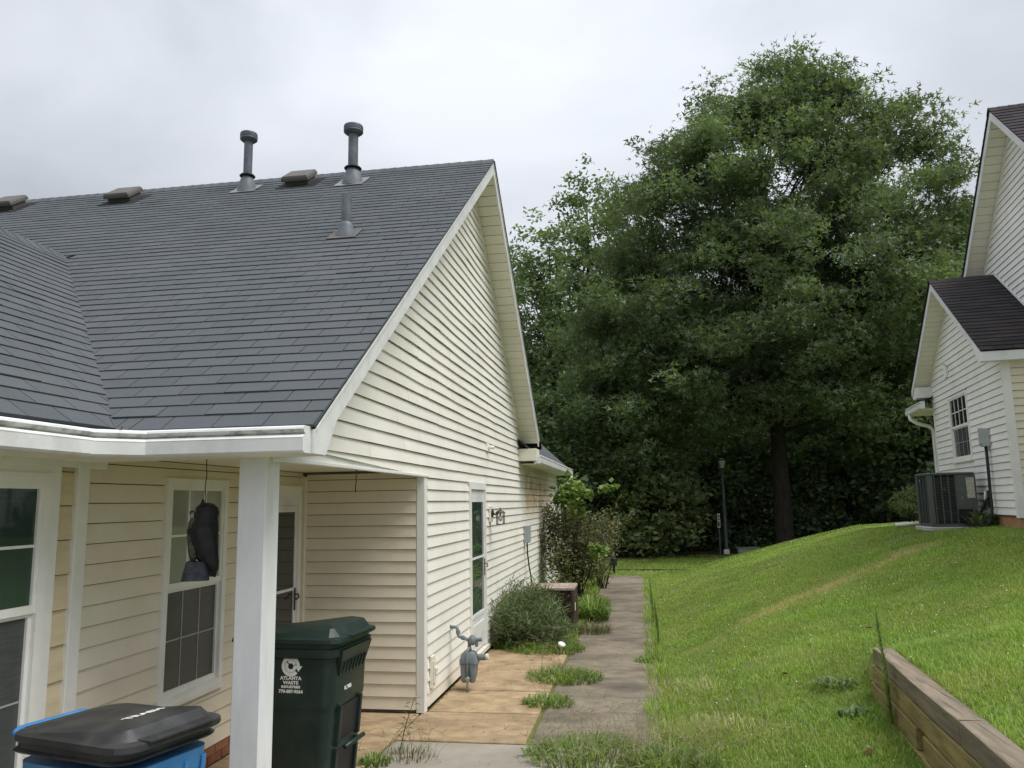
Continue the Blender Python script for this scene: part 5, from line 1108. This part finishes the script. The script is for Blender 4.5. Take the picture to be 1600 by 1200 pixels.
def spikes(name, label, cat, x, y, n, h, spread, m, seed, r=.0022, lean=(0, 0), heads=True, hm=None, kind=None, group=None, wid=.008):
    """upright stalks with thin leaves/seed heads: one plant"""
    g = np.random.default_rng(seed); z = ground(x, y); t = thing(name, label, cat, (x, y, z), 0, group); V = []; F = []; v = []
    HP = []
    for i in range(n):
        a = g.uniform(0, 2*math.pi); q = spread*math.sqrt(g.random()); p = np.array([q*math.cos(a), q*math.sin(a), -.02]); hh = h*(.55+.45*g.random()); d = np.array([g.normal()*.22+lean[0], g.normal()*.22+lean[1], 1.0]); d /= np.linalg.norm(d)
        s = np.cross(d, g.normal(size=3)); s /= np.linalg.norm(s); k = len(V); bend = np.array([g.normal()*.15, g.normal()*.15, -.06])*hh
        w = wid*(.7+.6*g.random())
        V += [p-s*w*.5, p+s*w*.5, p+d*hh*.55+bend*.3+s*w*.4, p+d*hh*.55+bend*.3-s*w*.4, p+d*hh+bend]; F += [(k, k+1, k+2), (k, k+2, k+3), (k+3, k+2, k+4)]; v += [g.random()]*3; HP.append(p+d*hh+bend)
    me = fast('stalks', np.array(V), np.array(F), m, v, t, True)
    if heads:
        HP = np.array(HP); P = np.repeat(HP, 7, 0)+g.normal(size=(len(HP)*7, 3))*np.array([.012, .012, .045]); leaves('seed_heads', P, .022, hm or LF_STR, t, True, .4, .0, seed=seed)
    return t
spikes('lavender_spikes', 'grey seed stalks standing above the lavender shrub by the wall', 'seed stalks', -1.75, 11.5, 120, 1.05, .5, LF_LAV, 105, hm=LF_SHR, wid=.007)
def weed(label, x, y, r, n, h, seed, stalks=0, m=LF_WEE, group=None, wid=.011, name='weed_clump'):
    g = np.random.default_rng(seed); z = ground(x, y); z = max(z, ZS if -3.3 < x < .1 else z); t = thing(name, label, 'weed', (x, y, z-.005), 0, group)
    a = g.uniform(0, 2*np.pi, n); q = r*np.sqrt(g.random(n)); bx = q*np.cos(a); by = q*np.sin(a)*.8; hh = h*(.4+.6*g.random(n))*(1.15-q/r*.6)
    oa = a+g.normal(size=n)*.7; ln = hh*(.4+.9*g.random(n)); w = wid*(.6+.8*g.random(n)); sxv, syv = -np.sin(oa), np.cos(oa)
    z0 = np.zeros(n); tz = hh*(.5+.5*g.random(n))
    V = np.stack([np.stack([bx-sxv*w/2, by-syv*w/2, z0], 1), np.stack([bx+sxv*w/2, by+syv*w/2, z0], 1), np.stack([bx+np.cos(oa)*ln*.45+sxv*w*.45, by+np.sin(oa)*ln*.45+syv*w*.45, hh*.8], 1), np.stack([bx+np.cos(oa)*ln*.45-sxv*w*.45, by+np.sin(oa)*ln*.45-syv*w*.45, hh*.8], 1), np.stack([bx+np.cos(oa)*ln, by+np.sin(oa)*ln, tz], 1)], 1)
    b0 = (np.arange(n)*5)[:, None]; F = np.concatenate([b0+np.array([[0, 1, 2]]), b0+np.array([[0, 2, 3]]), b0+np.array([[3, 2, 4]])], 1).reshape(-1, 3)
    fast('blades', V.reshape(-1, 3), F, m, np.repeat(g.random(n), 3), t, True, kind='stuff')
    if stalks:
        b = MB()
        for i in range(stalks):
            a_ = g.uniform(0, 6.28); q_ = r*math.sqrt(g.random()); p = Vector((q_*math.cos(a_), q_*math.sin(a_), 0)); d = Vector((g.normal()*.55, g.normal()*.55, 1)).normalized(); l = h*(1.2+1.6*g.random()); e = p+d*l+Vector((d.x*.3, d.y*.3, -.1))*l
            b.tube([p, p+d*l*.6, e], [.0018, .0014, .0008], 3)
            for s in range(3):
                f = Vector((g.normal(), g.normal(), g.normal()*.4+.3)).normalized(); b.tube([e, e+f*.07], [.0022, .0008], 3)
        b.build('seed_stalks', LF_STR, t, True, kind='stuff')
    return t
weed('broad green weed clump spreading over the joint beside the patio slabs', -.92, 9.05, .42, 620, .17, 201, 34)
weed('small grass clump in the gap between patio and walkway', -.98, 7.95, .26, 330, .13, 202, 8)
weed('tall straggly grass clump with seed stalks across the front of the walkway', -.45, 6.40, .52, 760, .17, 203, 90)
weed('thick straggly grass with seed stalks at the lawn edge of the walkway', .14, 6.25, .36, 600, .2, 204, 80)
weed('light green grass fringe in front of the lavender shrub', -1.35, 10.75, .55, 1300, .17, 205, 26)
weed('yellow green tall grass tuft between rusty air conditioner and walkway', -.90, 13.4, .28, 700, .46, 206, 6, wid=.016)
weed('low dark tuft of fine grass drooping onto the walkway', -.82, 12.2, .30, 420, .24, 207, 0, LF_SHR, wid=.007)
weed('dry grey grass tuft hanging over the walkway edge by the rusty air conditioner', -.95, 15.2, .3, 500, .3, 208, 5)
weed('small grass tuft creeping from the lawn over the walkway joint', .02, 10.1, .16, 140, .10, 209, 3)
def sprout(label, x, y, h, n, seed, m=LF_WEE, lf=.085, lean=(.15, 0)):
    g = np.random.default_rng(seed); t = thing('weed_sprout', label, 'weed', (x, y, ZS if x < .1 else ground(x, y))); b = MB(); top = Vector((lean[0]*h*2, lean[1]*h, h)); b.tube([(0, 0, -.01), top*.5+Vector((-.01, 0, 0)), top], [.005, .004, .002], 5); b.build('stem', m, t, True)
    for i in range(n):
        f = .25+.75*i/n; p = top*f; sg = 1 if i % 2 else -1; d = Vector((sg*.9, g.normal()*.35, .35)).normalized(); s = Vector((-d.y, d.x, 0)).normalized()*lf*.16; l = lf*(1.1-.5*abs(f-.55)); q = p+d*l+Vector((0, 0, -.015))
        bb = MB(); md = p+d*l*.5+Vector((0, 0, .008)); bb.add([p, md+s, q, md-s, md+Vector((0, 0, -.003))], [(0, 1, 4), (1, 2, 4), (2, 3, 4), (3, 0, 4)]); bb.build('leaf', m, t, True)
    return t
sprout('leafy green sprout growing from the slab crack beside the green cart', -1.98, 6.35, .42, 14, 301)
weed('dry brown weed tangle at the foot of the leafy sprout', -1.85, 6.25, .22, 110, .10, 302, 26, LF_SHR, wid=.006)
weed('small green weed at the base of the green cart', -2.08, 6.05, .12, 120, .12, 303, 6)
def feather(label, x, y, h, n, seed, lean, m=LF_WEE):
    """tall single-stemmed weed clothed in fine narrow leaves"""
    g = np.random.default_rng(seed); t = thing('horseweed', label, 'weed', (x, y, ground(x, y))); b = MB(); top = np.array([lean[0]*h, lean[1]*h, h]); b.tube([(0, 0, -.02), tuple(top*.5+np.array([.015, 0, 0])), tuple(top)], [.006, .004, .0015], 5); b.build('stem', m, t, True)
    f = g.random(n)**.9; P = top[None]*f[:, None]; a = g.uniform(0, 2*np.pi, n); l = .10*(1.05-.75*f)+.015; d = np.stack([np.cos(a), np.sin(a), .9+0*a], 1); d /= np.linalg.norm(d, axis=1, keepdims=True); s = np.stack([-np.sin(a), np.cos(a), 0*a], 1)*.0032
    V = np.stack([P-s, P+s, P+d*l[:, None]], 1); fast('narrow_leaves', V.reshape(-1, 3), np.arange(n*3).reshape(n, 3), m, g.random(n), t, True); return t
feather('tall feathery green weed standing against the end of the timber wall', 1.74, 6.35, .82, 420, 311, (-.05, .05))
feather('tall feathery green weed at the lawn edge beside the walkway', .16, 11.2, .62, 360, 312, (-.06, 0))
feather('thin feathery weed further along the lawn edge of the walkway', .12, 13.2, .72, 300, 313, (-.05, .02))
weed('dark leafy weed patch at the end of the timber wall', 1.62, 7.45, .20, 200, .10, 314, 4, LF_MID, wid=.014)
weed('green weeds growing at the corner of the grey air conditioner', acx.x+.42, acx.y-.48, .22, 260, .34, 315, 8, LF_MID, wid=.03)
shrub('mimosa_sapling', 'feathery drooping mimosa sapling behind the grey air conditioner', 5.55, 17.4, [(0, 0, .60, .36, .4, .20), (-.2, 0, .42, .25, .3, .16)], 34, 34, .2, .08, LF_OLI, 316, 8, aspect=.25, up=.6, cat='sapling', flat=.35, droop=.4)
# tilted white solar light in the weeds
wl_ = thing('garden_light', 'white mushroom shaped garden light tilted among the weeds', 'garden light', (-1.10, 10.45, ZS))
MB().tube([(0, 0, -.02), (.01, 0, .12)], .012, 8).build('stem', BEIGE, wl_, True)
MB().lathe([(.015, -.01), (.052, 0), (.05, .012), (.02, .026), (.003, .028)], (.012, 0, .125), 14, axis=(.35, -.35, .85)).build('cap', PVC, wl_, True, smooth=True)

# ------------------------------------------------------------------ lawn grass
def lawn_grass(name, boxes, label, seed, m=LF_GRS, keep=None):
    """boxes: (x0,x1,y0,y1,count,height,width)"""
    g = np.random.default_rng(seed); VV = []; FF = []; vv = []; k = 0
    for x0, x1, y0, y1, n, h, w in boxes:
        X = g.uniform(x0, x1, n); Y = g.uniform(y0, y1, n)
        ok = keep(X, Y, g); X, Y = X[ok], Y[ok]; n = len(X); Z = terrain(X, Y)-.004
        patch = .5+.28*np.sin(X*1.9+1.1*np.sin(Y*1.3))*np.sin(Y*1.6+.7)+.22*np.sin(X*5.3+Y*2.1)*np.sin(Y*4.7-X)
        hh = h*(.45+.75*g.random(n))*(.7+.6*patch); a = g.uniform(0, 2*np.pi, n); ln = hh*(.25+.75*g.random(n)); ww = w*(.6+.8*g.random(n))
        c, s_ = np.cos(a), np.sin(a); sx_, sy_ = -s_*ww/2, c*ww/2
        V = np.stack([np.stack([X-sx_, Y-sy_, Z], 1), np.stack([X+sx_, Y+sy_, Z], 1), np.stack([X+c*ln*.4+sx_*.8, Y+s_*ln*.4+sy_*.8, Z+hh*.7], 1), np.stack([X+c*ln*.4-sx_*.8, Y+s_*ln*.4-sy_*.8, Z+hh*.7], 1), np.stack([X+c*ln, Y+s_*ln, Z+hh*(.75+.3*g.random(n))], 1)], 1)
        b0 = k+(np.arange(n)*5)[:, None]; F = np.concatenate([b0+np.array([[0, 1, 2]]), b0+np.array([[0, 2, 3]]), b0+np.array([[3, 2, 4]])], 1).reshape(-1, 3)
        VV.append(V.reshape(-1, 3)); FF.append(F); vv.append(np.repeat(np.clip(.35*patch+.65*g.random(n), 0, 1), 3)); k += n*5
    return fast(name, np.concatenate(VV), np.concatenate(FF), m, np.concatenate(vv), kind='stuff', label=label, cat='grass')
T0, T1 = np.array([1.45, 11.23]), np.array([3.92, 12.73])         # trodden track across the slope
def keep_lawn(X, Y, g):
    edge = .10+.05*np.sin(Y*2.3)+.04*np.sin(Y*5.9+1)
    ok = X > edge+.0*X
    xw = wall_x(Y); ok &= ~((X > xw-.01) & (X < xw+.16) & (Y < 7.18))
    sB = (X-OB.x)*UB.x+(Y-OB.y)*UB.y; oB = (X-OB.x)*NB.x+(Y-OB.y)*NB.y
    ok &= ~((sB > -.05) & (oB < .05)); ok &= ~((np.abs(X-acx.x) < .42) & (np.abs(Y-acx.y) < .42))
    d = T1-T0; t = ((X-T0[0])*d[0]+(Y-T0[1])*d[1])/(d@d); dist = np.abs((X-T0[0])*d[1]-(Y-T0[1])*d[0])/np.linalg.norm(d)
    ok &= ~((g.random(len(X)) < .72*np.exp(-(dist/(.15+.06*np.sin(t*7)))**2)) & (t > -.25) & (t < 1.15))
    bare = np.sin(X*2.3+1.7*np.sin(Y*.9))*np.sin(Y*1.9+X*.6); ok &= ~((bare > .70) & (g.random(len(X)) < .65))
    # only what the camera's side of the place can see
    return ok
lawn_grass('lawn_grass', [(.05, 3.6, 3.9, 7.2, 72000, .05, .006), (3.6, 6.5, 3.6, 7.2, 14000, .055, .010), (.05, 6, 1.2, 3.9, 14000, .055, .010), (4.6, 7.0, 7.2, 10.5, 12000, .05, .010), (.05, 4.6, 7.2, 10.5, 72000, .042, .0065), (.05, 6.0, 10.5, 15, 68000, .038, .009), (.1, 7.5, 15, 22, 46000, .038, .014), (.5, 9, 22, 29, 26000, .042, .022)], 'short bright green lawn grass on the slope', 401, keep=keep_lawn)
lawn_grass('lawn_grass', [(-7, 2, 20.8, 27.5, 26000, .05, .02)], 'short green grass on the level lawn beyond the walkway', 402, keep=lambda X, Y, g: ~((X > -1.05) & (X < .12) & (Y < 21.3)) & (X < .3+np.clip(Y-20, 0, 9)*.3) & ~((Y > 22.88) & (Y < 23.5)))
lawn_grass('verge_grass', [(-2.05, -.98, 10.7, 20.8, 14000, .12, .010)], 'rough grass in the bed between the gable wall and the walkway', 403, keep=lambda X, Y, g: ~((np.abs(X+1.42) < .38) & (np.abs(Y-12.55) < .38)))
lawn_grass('edge_grass', [(-.03, .22, 4.5, 21.2, 6500, .13, .008)], 'longer grass leaning over the walkway edge', 404, keep=lambda X, Y, g: g.random(len(X)) < .5+.5*np.sin(Y*3.1)*np.sin(Y*1.3))

# ------------------------------------------------------------------ bits on the ground
for i, (x, y) in enumerate(((1.25, 7.9), (3.05, 6.3), (2.62, 6.0), (1.45, 5.9), (2.2, 8.6))):
    g = random.Random(500+i); z = ground(x, y)+.035; a = g.uniform(0, 6.28); c, s_ = math.cos(a), math.sin(a)
    P = [(-.045, 0, 0), (-.015, .024, .012), (.02, .028, .004), (.055, .004, .018), (.02, -.026, .010), (-.02, -.022, .0), (.005, 0, -.004)]
    b = MB(); b.add([(x+c*u-s_*v, y+s_*u+c*v, z+w) for u, v, w in P], [(0, 1, 6), (1, 2, 6), (2, 3, 6), (3, 4, 6), (4, 5, 6), (5, 0, 6)])
    b.build('fallen_leaf', DEADL, label='dry brown fallen leaf lying on the lawn', cat='leaf', group='brown leaves on the lawn')
b = MB(); g = random.Random(9)
for _ in range(220):
    x = g.uniform(.2, 5); y = g.uniform(4.5, 14); z = ground(x, y)+.025; r = g.uniform(.003, .006)*(1+y*.05)
    b.add([(x-r, y, z), (x, y-r, z+.002), (x+r, y, z), (x, y+r, z+.006)], [(0, 1, 2, 3)])
b.build('clover_flowers', PVC, label='tiny white clover flowers scattered through the lawn', cat='flowers', kind='stuff')
b = MB()
for _ in range(420):
    x = g.uniform(-2.05, .1); y = g.uniform(4.6, 16); r = g.uniform(.002, .007); z = ZS+.012
    b.add([(x-r*2, y, z), (x, y-r, z+.002), (x+r*2, y, z+.001), (x, y+r, z+.004)], [(0, 1, 2, 3)])
b.build('grit', DEADL, label='dark grit and leaf crumbs strewn over the paving', cat='grit', kind='stuff')

weed('pale straw coloured dry grass patch on the lawn near the walkway', .68, 8.2, .75, 700, .11, 321, 60, LF_DRY, wid=.005)
weed('smaller pale dry grass patch beside the straggly walkway grass', .80, 6.9, .65, 560, .11, 322, 50, LF_DRY, wid=.005)
weed('dark leafy weed growing against the face of the timber wall', 1.58, 6.75, .12, 90, .12, 323, 3, LF_MID, wid=.02)
